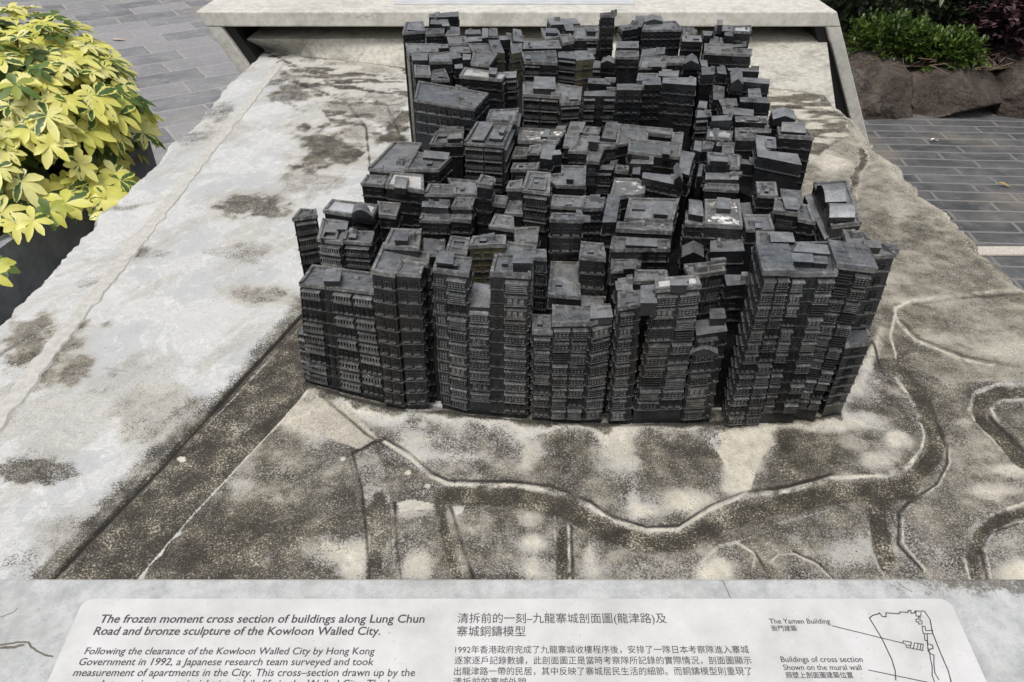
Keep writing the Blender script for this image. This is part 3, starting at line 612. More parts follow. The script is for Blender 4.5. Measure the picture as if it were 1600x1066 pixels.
B('set back corner building with a small oval hollow in its roof', .318, '1325,384 1358,377 1350,365 1318,362', 2, 'w2')
B('flat roofed rear wing with a big plain shed, above the scored lid', .372, '1183,389 1236,389 1232,367 1182,364', 1, 'B1', pin=1, huts=[H('1204,379 1240,380 1237,366 1203,365',.012)])

# second row, plant side
B('slender tower with a three cornered roof and four barred windows, standing alone at the edge', .30, '459,345 496,339 494,332 471,330', 5, 'V1', fh=.033)
B('terrace block with a square skylight frame and two barred floors', .285, '497,374 534,381 541,348 506,346', 3, 'V1', huts=[H('501,372 525,374 529,362 506,361',.006,'frame'), H('527,359 541,359 544,347 530,347',.009)])
B('twin of the skylight block with a hatched roof and barred floors', .290, '536,376 580,381 584,364 541,361', 3, 'V1', huts=[H('544,370 555,371 557,364 547,363',.006)])
B('wet roofed block with an arched vault at its rear corner', .300, '507,331 581,341 591,322 521,313', 2, 'w2', rt=1, huts=[H('549,329 580,333 577,321 553,316',.02,'barrel')])
B('small plain block tucked beside the vaulted wet roof', .288, '594,338 618,339 625,319 592,318', 2, 'w1')
B('dark tall block with a white washed roof and a tiny arched vault', .310, '603,293 662,300 661,277 614,273', 4, 'B1 w1', rt=1, huts=[H('615,289 634,292 640,275 621,272',.013,'barrel')])
B('low corner cube with two windows beside the white washed roof', .298, '565,290 599,290 606,277 574,276', 1, 'w2')
B('broad bare roof with one small vent, overlooking the pale stone', .312, '577,266 633,272 659,227 617,223', 1, 'w3', huts=[H('590,262 598,263 599,257 592,256',.006)])
B('roof with a bent parapet and raised rear strip next to the broad bare roof', .322, '634,265 686,268 705,247 651,240', 3, 'w2 w1', huts=[H('660,246 700,249 703,238 663,234',.006), H('666,256 674,256 676,251 668,251',.005)])
B('cluster of shallow framed roofs under the cliff like dark wall', .300, '672,228 722,227 724,204 681,206', 1, 'B1 B1', huts=[H('678,224 700,224 702,212 682,212',.005,'frame'), H('700,219 722,218 720,210 704,210',.01)])
B('thin framed roof squeezed behind the cluster of shallow roofs', .300, '686,205 722,205 724,199 689,199', 1, 'B1')
B('prominent tower with a long skylight slab and banded balconies down its front', .352, '726,226 786,228 800,195 746,192', 4, 'A1 A1', side='A1', huts=[H('737,219 755,220 770,193 750,192',.008), H('764,217 784,218 793,203 771,202',.006), H('780,208 786,209 790,200 785,199',.012)])
B('rimmed rear half of the prominent skylight tower', .358, '761,190 806,192 810,173 766,172', 1, 'B1', side='A1')
B('dark stepped block with scalloped awnings over a hollow court', .305, '665,307 712,306 713,292 672,291', 1, 'w2')
B('lower scalloped step of the dark court block', .285, '659,324 700,325 703,314 660,313', 1, 'w3', par=0)
B('bottom bowed step at the foot of the hollow court', .268, '657,347 702,349 704,338 660,337', 1, 'w3')
B('dark block with a notched window row next to the scalloped steps', .30, '706,325 737,326 742,312 713,310', 1, 'w2')
B('small dark step one storey below the notched window block', .28, '705,346 735,347 737,338 707,337', 1, 'w2')
B('pale flat roof between the court steps and a needle thin tower', .300, '713,305 745,309 748,286 700,281', 2, 'w1', huts=[H('720,296 726,296 727,292 721,292',.004)])
B('needle thin tower with a blank windowed shaft', .338, '745,291 766,292 771,280 753,278', 4, 'S1')
B('sunken court floor, roughly cast, behind the rough rooftop cabin', .235, '662,400 694,402 697,376 662,372', 1, 'B1', par=0)
B('bluish framed roof beside the sunken court', .272, '697,398 729,402 734,373 706,370', 1, 'B1', huts=[H('701,395 727,398 731,376 708,374',.004,'frame')])
B('dark block with three glinting windows and a yellowed lower wall', .302, '735,386 789,387 790,371 740,370', 4, 'w3', huts=[H('750,377 761,377 762,371 752,371',.006)], tint=1)
B('jumbled low roofs between the glinting windows and the dotted dark wall', .285, '791,399 833,401 838,386 792,382', 1, 'B1')
B('dark side block covered in dotted vents beside the box cabin tower', .302, '834,404 854,405 853,390 836,391', 5, 'D1')
B('round ended roof with a notch full of dark arches', .292, '765,356 803,360 801,341 774,339', 1, 'w3')
B('plain square roof beside the round ended notch', .290, '806,380 839,381 842,357 806,357', 1, 'B1')
B('block with glinting railings on two balconies and a double rim roof', .332, '816,298 858,302 860,275 826,273', 3, 'C1', huts=[H('824,294 852,297 856,277 832,276',.004,'frame'), H('834,285 841,285 842,281 835,281',.004)])
B('small rounded cube beside the glinting railings', .288, '770,322 788,324 793,309 776,308', 1, 'w1')
B('sunken pale roof next to the rounded cube', .275, '789,337 815,338 815,319 795,317', 1, 'B1')
B('stubby block with a narrow grille below a chipped roof', .312, '792,296 814,297 815,285 796,284', 1, 'w1')
B('pale roof with a deep hatch and a rounded side apron', .312, '870,291 912,291 914,261 878,259 878,275 862,276 861,287', 2, 'B1 B1', huts=[H('885,281 895,281 896,275 886,275',.01)])
B('puddled roof with a dark hatch just above the nine windowed tower', .308, '862,323 910,325 910,311 865,309', 1, 'B1', huts=[H('883,320 893,320 894,316 884,316',.005)])
B('nine windowed tower with three rows of deep openings', .335, '860,346 910,346 909,335 864,335', 3, 'w3', fh=.034, huts=[H('876,341 886,341 887,336 877,336',.005)])
B('long pale terrace with one hatch at the foot of the nine windowed tower', .252, '857,463 906,464 903,411 862,409', 1, 'B1', huts=[H('868,446 878,446 879,439 869,439',.004)])
B('plain tower with two rows of bold windows and a hatch, beside the long terrace', .318, '906,405 945,406 942,383 909,380', 3, 'w3', fh=.032, huts=[H('918,394 928,394 928,388 919,388',.005)])
B('low slab in the well between the bold windowed tower and the alley', .225, '908,479 944,477 942,462 907,460', 1, 'B1', par=0)
B('shadowy block with three rows of square openings', .300, '911,327 942,328 944,311 912,309', 3, 'w3')
B('long narrow ridge roof beside the shadowy square openings', .312, '942,347 963,348 970,306 950,304', 2, 'w1', par=0)
B('large smooth roof with a lobed end and white flecks', .302, '953,310 1006,304 1007,288 997,281 961,280', 1, 'B1', rt=2)
B('big rimmed roof with a boxed light well and raised tablet', .330, '977,343 1050,346 1060,314 985,311', 1, 'B1', huts=[H('988,327 1008,328 1010,320 992,319',.004), H('1021,336 1043,337 1044,321 1024,320',.009)])
B('narrow lower step in front of the big rimmed roof', .302, '964,358 1049,363 1050,351 966,348', 1, 'B1', huts=[H('1028,358 1040,359 1040,354 1029,353',.004)])
B('block with a ribbed shed on top and two ragged window rows', .312, '955,390 1046,393 1045,376 958,373', 3, 'w3 w2', fh=.026, huts=[H('979,384 1027,386 1026,375 980,373',.009)])
B('low broken roofs at the foot of the ragged window rows', .270, '955,425 992,426 996,409 957,407', 1, 'w2', huts=[H('975,421 993,421 995,410 977,410',.010)])
B('flat patched roof behind the bright wet roof', .285, '992,441 1043,440 1041,427 993,425', 1, 'B1')
B('ribbed plate roof beside the alley behind the rounded rim tower', .272, '962,452 989,455 987,438 961,437', 1, 'B1', par=0)

# second row, alley and beyond
B('gabled long wall with a stained front and a thin sloping ridge', .315, '1003,279 1064,290 1062,277 1005,268', 2, 'w4', par=0)
B('dark gable end cut into the sloping ridge', .322, '1053,281 1067,284 1063,262 1052,261', 1, 'B1', par=0, huts=[H('1053,281 1067,284 1063,262 1052,261',.012,'gable')])
B('small low box on the near end of the gabled wall', .300, '988,272 1000,272 1001,262 989,262', 1, 'B1', par=0)
B('long pooled roof with a boxed stair head near one end', .326, '982,240 1062,246 1064,229 984,219', 2, 'B1 B1', rt=3, huts=[H('1035,241 1046,242 1047,230 1037,229',.010)])
B('big notched pale roof beside the dark pit', .318, '963,228 1011,222 1012,212 1048,213 1050,206 967,198', 1, 'B1')
B('small square roof closing the dark pit', .316, '1050,224 1065,226 1067,211 1051,210', 1, 'B1')
B('rounded long roof running along the alley edge', .320, '1061,266 1077,271 1086,240 1065,234', 2, 'B1', par=0, huts=[H('1061,266 1077,271 1086,240 1065,234',.006,'barrel')])
B('shed with a slab roof and three square openings', .312, '984,257 1021,258 1021,250 988,248', 1, 'w3', par=0)
B('small pan roof beside the slab roofed shed', .300, '961,270 981,271 981,262 964,261', 1, 'B1')
B('smooth roof with a heap of white chips', .322, '810,221 871,225 884,207 812,202', 1, 'B1 B1', rt=2, huts=[H('845,214 856,215 862,203 853,202',.006)])
B('low rimmed roof under the white chips', .306, '801,247 823,247 827,234 806,232', 1, 'B1')
B('square windowed cabin between two smooth roofs', .318, '826,241 844,241 847,230 829,230', 1, 'w1')
B('smooth box roof with a single square window below', .325, '844,248 862,249 869,226 849,225', 2, 'w1', par=0)
B('dark narrow stair shaft beside the smooth box roof', .320, '863,244 878,242 875,235 866,236', 2, 'B1', par=0)
B('small puddled roof above the narrow grille', .315, '799,268 839,269 842,257 803,256', 1, 'D1', huts=[H('806,264 820,264 821,258 808,258',.005,'frame')])
B('tilted plate roof at the foot of the back cliff', .345, '886,208 909,209 915,191 891,190', 1, 'B1', par=0)
B('little round headed roof next to the tilted plate', .330, '867,204 882,206 886,197 871,196', 1, 'B1', par=0)
B('low rim roof next to the tilted plate', .316, '911,213 935,213 938,202 915,201', 1, 'B1')
B('narrow roof with a black hole near its front', .315, '881,231 899,230 904,211 885,210', 1, 'B1')
B('flecked roof with broken windows below its rim', .325, '889,236 916,239 920,216 905,215', 1, 'w2', huts=[H('920,222 935,223 937,214 921,213',.012)])
B('raised long hutch beside the big notched pale roof', .342, '940,216 962,217 966,190 948,189', 1, 'B1', par=0)
B('roof folded round a dark walled court', .312, '916,255 934,256 944,231 964,230 964,224 938,224 920,229', 2, 'D1', par=1)
B('sloping shelf over a cage of dotted vents', .295, '932,264 957,267 961,257 938,257', 2, 'C1', par=0)

# beyond the alley, rock wall side
B('small block under a pair of slab roofs with lettered like grilles', .330, '1108,254 1141,255 1140,243 1106,240', 2, 'w1 w2', huts=[H('1111,251 1138,253 1137,245 1110,243',.007)])
B('narrow end bay with chipped steps beside the paired slab roofs', .315, '1142,262 1155,262 1154,246 1142,244', 2, 'w1')
B('lower tier with a carved panel parapet', .280, '1101,297 1154,298 1154,290 1103,290', 2, 'B1 B1')
B('middle tier with three slit windows above the carved parapet', .300, '1103,279 1155,280 1155,272 1104,271', 1, 'w3', par=0)
B('thin pale slab standing in the alley', .290, '1090,275 1097,275 1100,256 1093,256', 1, 'B1', par=0)
B('two step roof with a bright corner', .328, '1105,217 1142,220 1144,206 1106,204', 1, 'B1', rt=1)
B('patio roof under the bright cornered steps', .320, '1119,228 1142,229 1143,222 1120,221', 1, 'B1', par=0)
B('rounded pale cube at the alley mouth', .312, '1083,236 1096,236 1097,222 1086,221', 1, 'B1', par=0)
B('pale patched cube next to the alley mouth', .312, '1098,235 1112,235 1116,225 1099,223', 1, 'B1')
B('small crusted roof under the sunken tray', .315, '1129,241 1146,241 1146,230 1130,230', 1, 'B1')
B('narrow tongue roof in front of the black hollow', .300, '1149,255 1180,258 1178,250 1149,247', 1, 'B1', par=0)
B('dark block with a sunken tray roof', .330, '1150,217 1178,219 1172,203 1149,201', 2, 'B1', huts=[H('1153,213 1173,214 1170,205 1153,204',.004,'frame')])
B('plain bar roof behind the sunken tray', .325, '1175,206 1205,207 1206,200 1173,199', 1, 'B1', par=0)
B('large L shaped plate roof over a black rough hollow', .330, '1184,245 1253,256 1247,239 1199,236 1213,232 1212,215 1180,210', 1, 'B1', par=0, huts=[H('1198,231 1211,232 1210,217 1195,216',.004,'frame')])
B('stepped outer tower with an open box roof at the stone edge', .330, '1218,213 1270,219 1262,203 1215,200', 4, 'w1 w1', side='w1', huts=[H('1221,202 1260,205 1256,188 1221,187',.014,'barrel')])
B('curved tin gable behind the open box roof', .325, '1208,186 1243,187 1240,173 1205,173', 1, 'w1', par=0, huts=[H('1208,186 1243,187 1240,173 1205,173',.010,'gable')])
B('rimmed shaft with a small round boss, rising from the black hollow', .328, '1184,307 1214,306 1210,288 1182,287', 3, 'w1 w1', huts=[H('1194,299 1201,299 1202,295 1195,295',.005)])
B('bright plain roof between the rimmed shaft and the vaulted halls', .300, '1220,315 1256,320 1252,298 1218,296', 1, 'B1', par=0)
B('cube with a hollow rim roof and a stepped lid', .305, '1208,333 1247,334 1245,312 1211,312', 2, 'D1', huts=[H('1228,327 1246,328 1244,309 1222,308',.008)])
B('narrow rimmed block beside the cube with the stepped lid', .290, '1247,345 1272,348 1262,321 1246,321', 2, 'w1')
B('long hall carrying two vaulted roofs at the outer edge', .275, '1300,356 1344,351 1338,338 1322,284 1272,288', 2, 'B1', side='B1', huts=[H('1292,309 1325,308 1314,285 1278,284',.030,'barrel'), H('1298,334 1338,334 1330,314 1293,313',.026,'barrel')])
B('long sloping ledge along the foot of the vaulted hall', .225, '1288,376 1299,370 1269,303 1257,305', 1, 'B1', par=0)
B('square roof splashed white around a central hutch', .305, '1102,354 1159,355 1153,316 1103,313', 2, 'w3', rt=2, huts=[H('1121,326 1142,327 1141,311 1122,309',.012)])
B('terrace with a ridged vault beside the white splashed roof', .298, '1072,350 1101,352 1102,333 1073,332', 2, 'w2', huts=[H('1077,330 1100,334 1096,309 1076,307',.018,'barrel')])
B('gable fronted house low beside the alley', .255, '1065,402 1099,402 1099,384 1066,384', 1, 'w1', par=0, huts=[H('1065,402 1099,402 1099,384 1066,384',.012,'gable')])
B('plain dark roof below the white splashed block', .270, '1109,392 1163,394 1160,375 1110,376', 1, 'B1', par=0)
B('brownish rimmed roof with a tilted hatch', .300, '1167,362 1208,363 1200,338 1161,337', 1, 'B1', huts=[H('1181,357 1190,357 1188,350 1180,350',.008)])
B('small low pale roof beside the brownish rimmed roof', .275, '1160,335 1176,334 1172,317 1154,316', 1, 'B1', par=0)
B('block set askew with a plain rimmed roof behind the wet roof', .300, '1077,435 1132,426 1122,411 1070,417', 4, 'D1 D1')
B('dark stepped annex between the askew roof and the tallest block', .265, '1136,445 1166,444 1170,430 1131,430', 3, 'w1', par=0)

# back block, plant side
B('corner block with layered vault roofs at the far plant side corner', .385, '629,53 664,51 660,35 634,36', 1, 'w4', huts=[H('636,44 662,46 656,32 640,32',.008,'barrel')], side='B1')
B('tall dark box with a two storey open front at the very back', .400, '670,27 717,26 716,18 670,21', 2, 'B1 w1', par=0)
B('stepped boxes at the foot of the tall dark back box', .375, '672,38 702,38 700,29 673,29', 1, 'B1', par=0, huts=[H('691,41 703,41 701,34 692,34',.006)])
B('plain roof with three square windows below it', .380, '666,55 693,54 694,46 667,47', 1, 'w3')
B('blank plate roof in front of the tall dark back box', .375, '694,57 718,56 718,42 703,42', 1, 'B1', par=0)
B('long parapet roof one step below the layered vaults', .372, '639,83 685,82 684,69 634,69', 1, 'B1', side='B1')
B('small chipped cube beside the long parapet roof', .378, '685,76 701,76 700,68 685,68', 1, 'B1', par=0)
B('roof with a worn oval mark behind the chipped cube', .375, '702,69 729,68 727,58 699,59', 1, 'B1')
B('sagging roof below the worn oval mark', .362, '703,83 736,83 728,73 702,73', 1, 'B1', par=0)
B('flat dull roof with a single round vent', .372, '741,86 768,86 762,70 731,70', 1, 'B1', huts=[H('745,80 751,80 752,76 746,76',.005)])
B('two tone plate roof directly behind the shiny roof', .385, '736,102 764,104 777,86 741,83', 1, 'B1', side='B1')
B('upper of two stacked steps at the plant side edge', .378, '644,95 669,95 668,84 643,84', 1, 'B1', side='B1', par=0)
B('cracked rim roof beside the stacked steps', .372, '673,100 706,98 703,84 670,86', 1, 'B1')
B('lower of two stacked steps, with a sunken tray', .372, '649,120 673,119 671,103 648,104', 1, 'B1', side='B1')
B('hatched sloping roof above the broad cliff block', .362, '675,128 702,125 695,111 676,112', 1, 'B1', huts=[H('685,120 693,120 693,116 685,116',.004)])
B('pair of worn lumps behind the cracked rim roof', .368, '706,91 722,90 718,81 703,82', 1, 'B1', par=0)
B('narrow worn lump next to the two tone plate', .368, '723,93 735,93 736,84 723,85', 1, 'B1', par=0)
B('crumbled pier in a dark slot beside the shiny roof', .360, '711,109 724,108 722,99 710,100', 1, 'B1', par=0)
B('block with a mirror bright wet roof and a round tank', .400, '719,121 784,126 793,116 727,107', 3, 'w1 w1 w1', rt=1, side='A1', huts=[H('764,116 775,117 777,108 765,107',.012)])
B('small rounded deck at the shoulder of the mirror bright roof', .385, '792,122 807,121 808,112 787,111', 2, 'A1', par=0)
B('broad cliff block with a big bare roof and ragged windows', .372, '648,156 741,170 763,148 655,129', 3, 'w3 w2', side='w2')
B('thin parapet box along the top of the broad cliff block', .386, '702,145 758,152 760,143 703,133', 1, 'w4', par=0)
B('crumbly pale rooftop heap behind the dull vent roof', .380, '726,54 752,54 750,46 727,46', 1, 'B1', par=0)
B('lower ledge of the crumbly pale heap', .370, '727,65 753,64 752,57 727,57', 1, 'B1', par=0)
B('leaning plate roof over a yellow stained wall', .382, '769,83 789,82 780,62 763,63', 4, 'w1', par=0, tint=1)
B('crooked stack beside the crumbly heap', .382, '753,60 763,60 763,43 753,44', 1, 'B1', par=0)
B('small square tub roof near the back centre', .376, '765,59 777,59 776,46 765,46', 1, 'w1')
B('pale shelf between the leaning plate and a light strip roof', .376, '780,62 797,61 797,55 778,55', 1, 'B1', par=0)
B('light strip roof reaching the bench side', .380, '802,66 818,65 814,45 801,45', 1, 'B1', par=0)
B('scarred patch roof below the light strip', .372, '799,83 815,82 816,68 797,68', 2, 'w1', par=0, tint=1)

# back block, middle
B('tall flat topped box standing above the back centre roofs', .405, '861,38 907,38 901,28 855,28', 1, 'B1', par=0)
B('flared chute roof in front of the tall flat topped box', .388, '884,47 898,47 896,37 880,37', 1, 'B1', par=0)
B('rimmed roof with a pillow like hutch', .378, '852,63 876,60 872,47 846,47', 1, 'B1', side='B1', huts=[H('853,52 871,52 870,45 854,45',.008)])
B('wide platform carrying a small cube cabin', .372, '896,63 936,63 934,44 899,44', 2, 'B1 A1', huts=[H('917,50 931,50 928,43 915,43',.014)])
B('steep little shaft roof with a square frame', .385, '880,69 896,68 890,56 874,57', 1, 'B1')
B('long shallow ramp roof with one pimple vent', .368, '816,77 878,75 873,61 818,66', 1, 'B1', par=0, huts=[H('826,73 831,73 832,71 827,71',.004)])
B('tray roof with a pale puddle and a bluish hatch', .372, '820,97 870,101 868,82 815,82', 2, 'A1 w1', rt=3, side='B1', huts=[H('822,92 830,92 830,86 823,86',.006)])
B('banded block with three dark open floors', .368, '872,91 900,91 898,81 872,82', 3, 'A1', par=0)
B('plank roof over a rusty yellow wall', .365, '900,94 929,93 924,79 898,80', 4, 'w1', par=0, tint=1)
B('slender free standing tower rising above the bench edge', .455, '938,26 961,25 960,20 938,21', 3, 'w2', fh=.034)
B('worn light plate behind a plain dark wall', .372, '963,75 999,74 998,63 964,63', 1, 'B1', par=0)
B('plain dark wall block with two lone windows', .376, '962,91 997,91 998,81 963,81', 1, 'w2', par=1)
B('little pediment house in front of the plain dark wall', .365, '939,99 960,99 961,91 942,91', 2, 'B1', par=0, huts=[H('939,99 960,99 961,91 942,91',.008,'gable')])
B('tumbled corner beside the little pediment house', .358, '926,107 938,107 938,95 928,95', 2, 'A1', par=0)
B('long eave roof above two dark bands', .358, '919,131 953,132 955,124 920,124', 1, 'B1', par=0)
B('block under the long eave with five ledges and a stair strip', .358, '912,151 962,152 962,142 914,142', 4, 'A1 S.7 A1', par=0)
B('block with a neat three by three grid of windows', .378, '964,142 1002,142 1001,131 964,131', 3, 'w3', par=0, fh=.032)
B('cabin roof on a rimmed deck with two bays of ledges', .362, '818,148 873,151 869,133 818,131', 4, 'A1 A1', side='B1', huts=[H('834,139 867,140 867,122 836,121',.012)])
B('rooftop with a round stair pot and drooping edge', .350, '875,164 905,162 909,137 872,134', 3, 'A1', huts=[H('890,155 903,155 904,144 892,143',.007)])
B('cranked roof block beside the slender free standing tower', .382, '973,47 997,46 994,37 966,40', 1, 'w2', par=0)
B('twin peaked roof touching the bench', .388, '995,34 1038,34 1032,26 993,26', 1, 'B1', par=0, huts=[H('1008,34 1036,34 1031,26 1006,26',.005,'gable')])
B('long block with two rows of small square windows', .382, '1004,48 1065,48 1056,36 1008,36', 2, 'w4 w2', par=1)
B('grey slope between the cranked roof and the long windowed block', .385, '982,42 1003,43 1006,35 985,35', 1, 'B1', par=0)
B('small open frame roof past the long windowed block', .380, '1068,53 1085,53 1083,44 1067,44', 1, 'B1')
B('light shed roof with a black slot', .375, '1065,66 1097,65 1095,56 1065,56', 1, 'w2', par=0, huts=[H('1082,61 1092,61 1091,58 1083,58',.004)])
B('folded roof in front of the bench gap', .378, '1100,57 1111,57 1115,48 1097,48', 1, 'B1', par=0)
B('roof with a square chimney at the very back', .392, '1120,50 1146,49 1146,40 1117,40', 1, 'B1', par=0, huts=[H('1121,40 1129,40 1128,32 1121,32',.022)])
B('outermost back block with a bright white roof', .390, '1147,51 1173,51 1173,43 1146,43', 1, 'w2', rt=1)
B('grey cube under the bright white roof', .380, '1132,57 1146,57 1145,50 1132,50', 1, 'B1', par=0)
B('low hipped roof before the grey cube', .372, '1107,70 1132,70 1129,62 1110,62', 1, 'B1', par=0)
B('broad pale deck with a broken front', .365, '1101,83 1142,87 1144,72 1101,71', 2, 'B1 B1', side='B1')
B('bar roofed step beside the broad pale deck', .372, '1145,74 1166,74 1166,69 1145,69', 1, 'B1', par=0)
B('dark outer box with a moss streak', .362, '1143,86 1174,86 1175,80 1144,79', 2, 'B1', par=1)
B('wide shallow gable strip below the two rows of square windows', .362, '1002,87 1038,86 1040,75 1003,76', 1, 'B1', par=0)
B('cluttered pale roofs beside a black slot', .352, '998,108 1040,106 1043,89 1003,91', 1, 'B1', huts=[H('1012,104 1034,104 1035,97 1014,97',.006)])
B('pale court beside the arched gable house', .358, '1043,100 1066,101 1068,90 1046,90', 1, 'B1')
B('arched gable house with a ribbed roof', .372, '1068,101 1091,101 1088,88 1071,88', 2, 'w1', par=0, huts=[H('1068,101 1091,101 1088,88 1071,88',.010,'gable')])
B('rounded sloping lump beside the arched gable house', .362, '1095,104 1106,104 1105,93 1093,92', 1, 'B1', par=0)
B('smooth bar roof with a dark slit under it', .360, '1029,119 1060,120 1061,111 1030,110', 1, 'B1', par=0)
B('bright edged ledge roof at the black slot', .352, '996,128 1027,124 1028,116 998,117', 1, 'B1')
B('plain roofed block with sparse windows over ledges', .372, '1003,133 1033,133 1032,122 1005,123', 3, 'w3', par=0, fh=.031)
B('long roofed block with deep banded floors ending at the dark alley', .372, '1035,131 1087,135 1088,123 1036,120', 4, 'w1 A1 A1', par=0)

# back block, rock wall side
B('flat lid block at the far side of the dark alley', .370, '1097,116 1116,116 1117,106 1095,106', 1, 'B1', par=0)
B('dark notch block with a grooved lid', .372, '1121,116 1136,115 1133,105 1119,105', 1, 'w1', par=0)
B('long low bar building along the back slope', .362, '1139,110 1185,114 1184,108 1137,105', 1, 'B1', par=0)
B('steep gabled cottage with a white roof slope', .350, '1142,131 1161,132 1160,113 1141,113', 1, 'w2', par=0, huts=[H('1142,131 1161,132 1160,113 1141,113',.014,'gable')])
B('grey bar building behind a rough hut', .352, '1161,128 1203,131 1203,125 1161,121', 2, 'B1', par=0)
B('rough hut with a round hole in its roof', .340, '1169,152 1190,152 1188,139 1169,139', 1, 'B1', par=0)
B('winged roof below the rough hut', .335, '1156,159 1204,162 1197,152 1155,153', 1, 'B1', par=0)
B('upright pale slab roof above the alley steps', .345, '1114,155 1131,154 1133,134 1114,134', 1, 'B1', par=0)
B('square sheet roof overlapping a wider sheet', .345, '1127,166 1153,166 1150,154 1122,153', 1, 'B1', par=0)
B('wide overlapping sheet roof', .338, '1131,178 1178,181 1178,172 1128,167', 1, 'B1', par=0)
B('corrugated eave house facing the alley', .342, '1112,188 1142,190 1145,181 1112,180', 2, 'B1', par=0)
B('low roof heaped with bright scraps', .332, '1149,191 1199,194 1198,181 1149,181', 1, 'B1', par=0, rt=2, huts=[H('1166,188 1186,189 1186,183 1168,183',.005)])
B('banded stair of ledges on the far alley wall', .330, '1088,184 1107,184 1108,173 1091,172', 3, 'A1', par=0)
B('knobbed post block above the banded stair', .345, '1091,170 1105,170 1105,159 1092,159', 1, 'B1', par=0)
ZS = [0.262,0.135,0.322,0.335,0.33,0.259,0.331,0.219,0.24,0.246,0.279,0.316,0.215,0.384,0.376,0.38,0.368,0.212,0.318,0.372,0.3,0.285,0.29,0.3,0.288,0.31,0.299,0.311,0.322,0.306,0.305,0.353,0.357,0.297,0.288,0.269,0.298,0.281,0.296,0.338,0.235,0.272,0.302,0.285,0.302,0.292,0.289,0.332,0.288,0.277,0.308,0.312,0.308,0.335,0.252,0.307,0.231,0.3,0.312,0.302,0.315,0.309,0.299,0.276,0.285,0.272,0.319,0.318,0.303,0.32,0.318,0.316,0.317,0.31,0.3,0.323,0.306,0.318,0.322,0.323,0.315,0.328,0.324,0.316,0.326,0.326,0.325,0.314,0.298,0.324,0.313,0.284,0.299,0.29,0.321,0.318,0.312,0.312,0.317,0.3,0.33,0.327,0.33,0.33,0.325,0.318,0.294,0.31,0.293,0.26,0.233,0.301,0.298,0.255,0.272,0.3,0.275,0.3,0.265,0.385,0.386,0.382,0.38,0.375,0.372,0.378,0.371,0.364,0.372,0.383,0.378,0.372,0.372,0.362,0.368,0.368,0.36,0.372,0.372,0.36,0.359,0.377,0.372,0.382,0.382,0.376,0.376,0.377,0.373,0.387,0.388,0.373,0.376,0.385,0.374,0.372,0.368,0.365,0.455,0.372,0.376,0.365,0.358,0.358,0.358,0.378,0.362,0.35,0.384,0.385,0.382,0.384,0.38,0.375,0.378,0.384,0.39,0.384,0.369,0.367,0.372,0.362,0.359,0.353,0.358,0.372,0.362,0.36,0.352,0.372,0.372,0.37,0.369,0.355,0.353,0.352,0.337,0.337,0.337,0.337,0.335,0.342,0.336,0.334,0.337]

# ---------------------------------------------------------------- bronze building maker
def offset_poly(p, d):
    """p counter-clockwise from above; positive d grows it"""
    n_ = len(p); out = []
    for i in range(n_):
        a, b_, c = p[i - 1], p[i], p[(i + 1) % n_]
        e1 = (b_ - a).normalized(); e2 = (c - b_).normalized()
        n1 = Vector((e1.y, -e1.x, 0)); n2 = Vector((e2.y, -e2.x, 0)); k_ = n1 + n2
        den = max(.35, 1 + n1.dot(n2)); out.append(b_ + k_ * (d / den))
    return out
def area(p): return .5 * sum(p[i].x * p[(i + 1) % len(p)].y - p[(i + 1) % len(p)].x * p[i].y for i in range(len(p)))

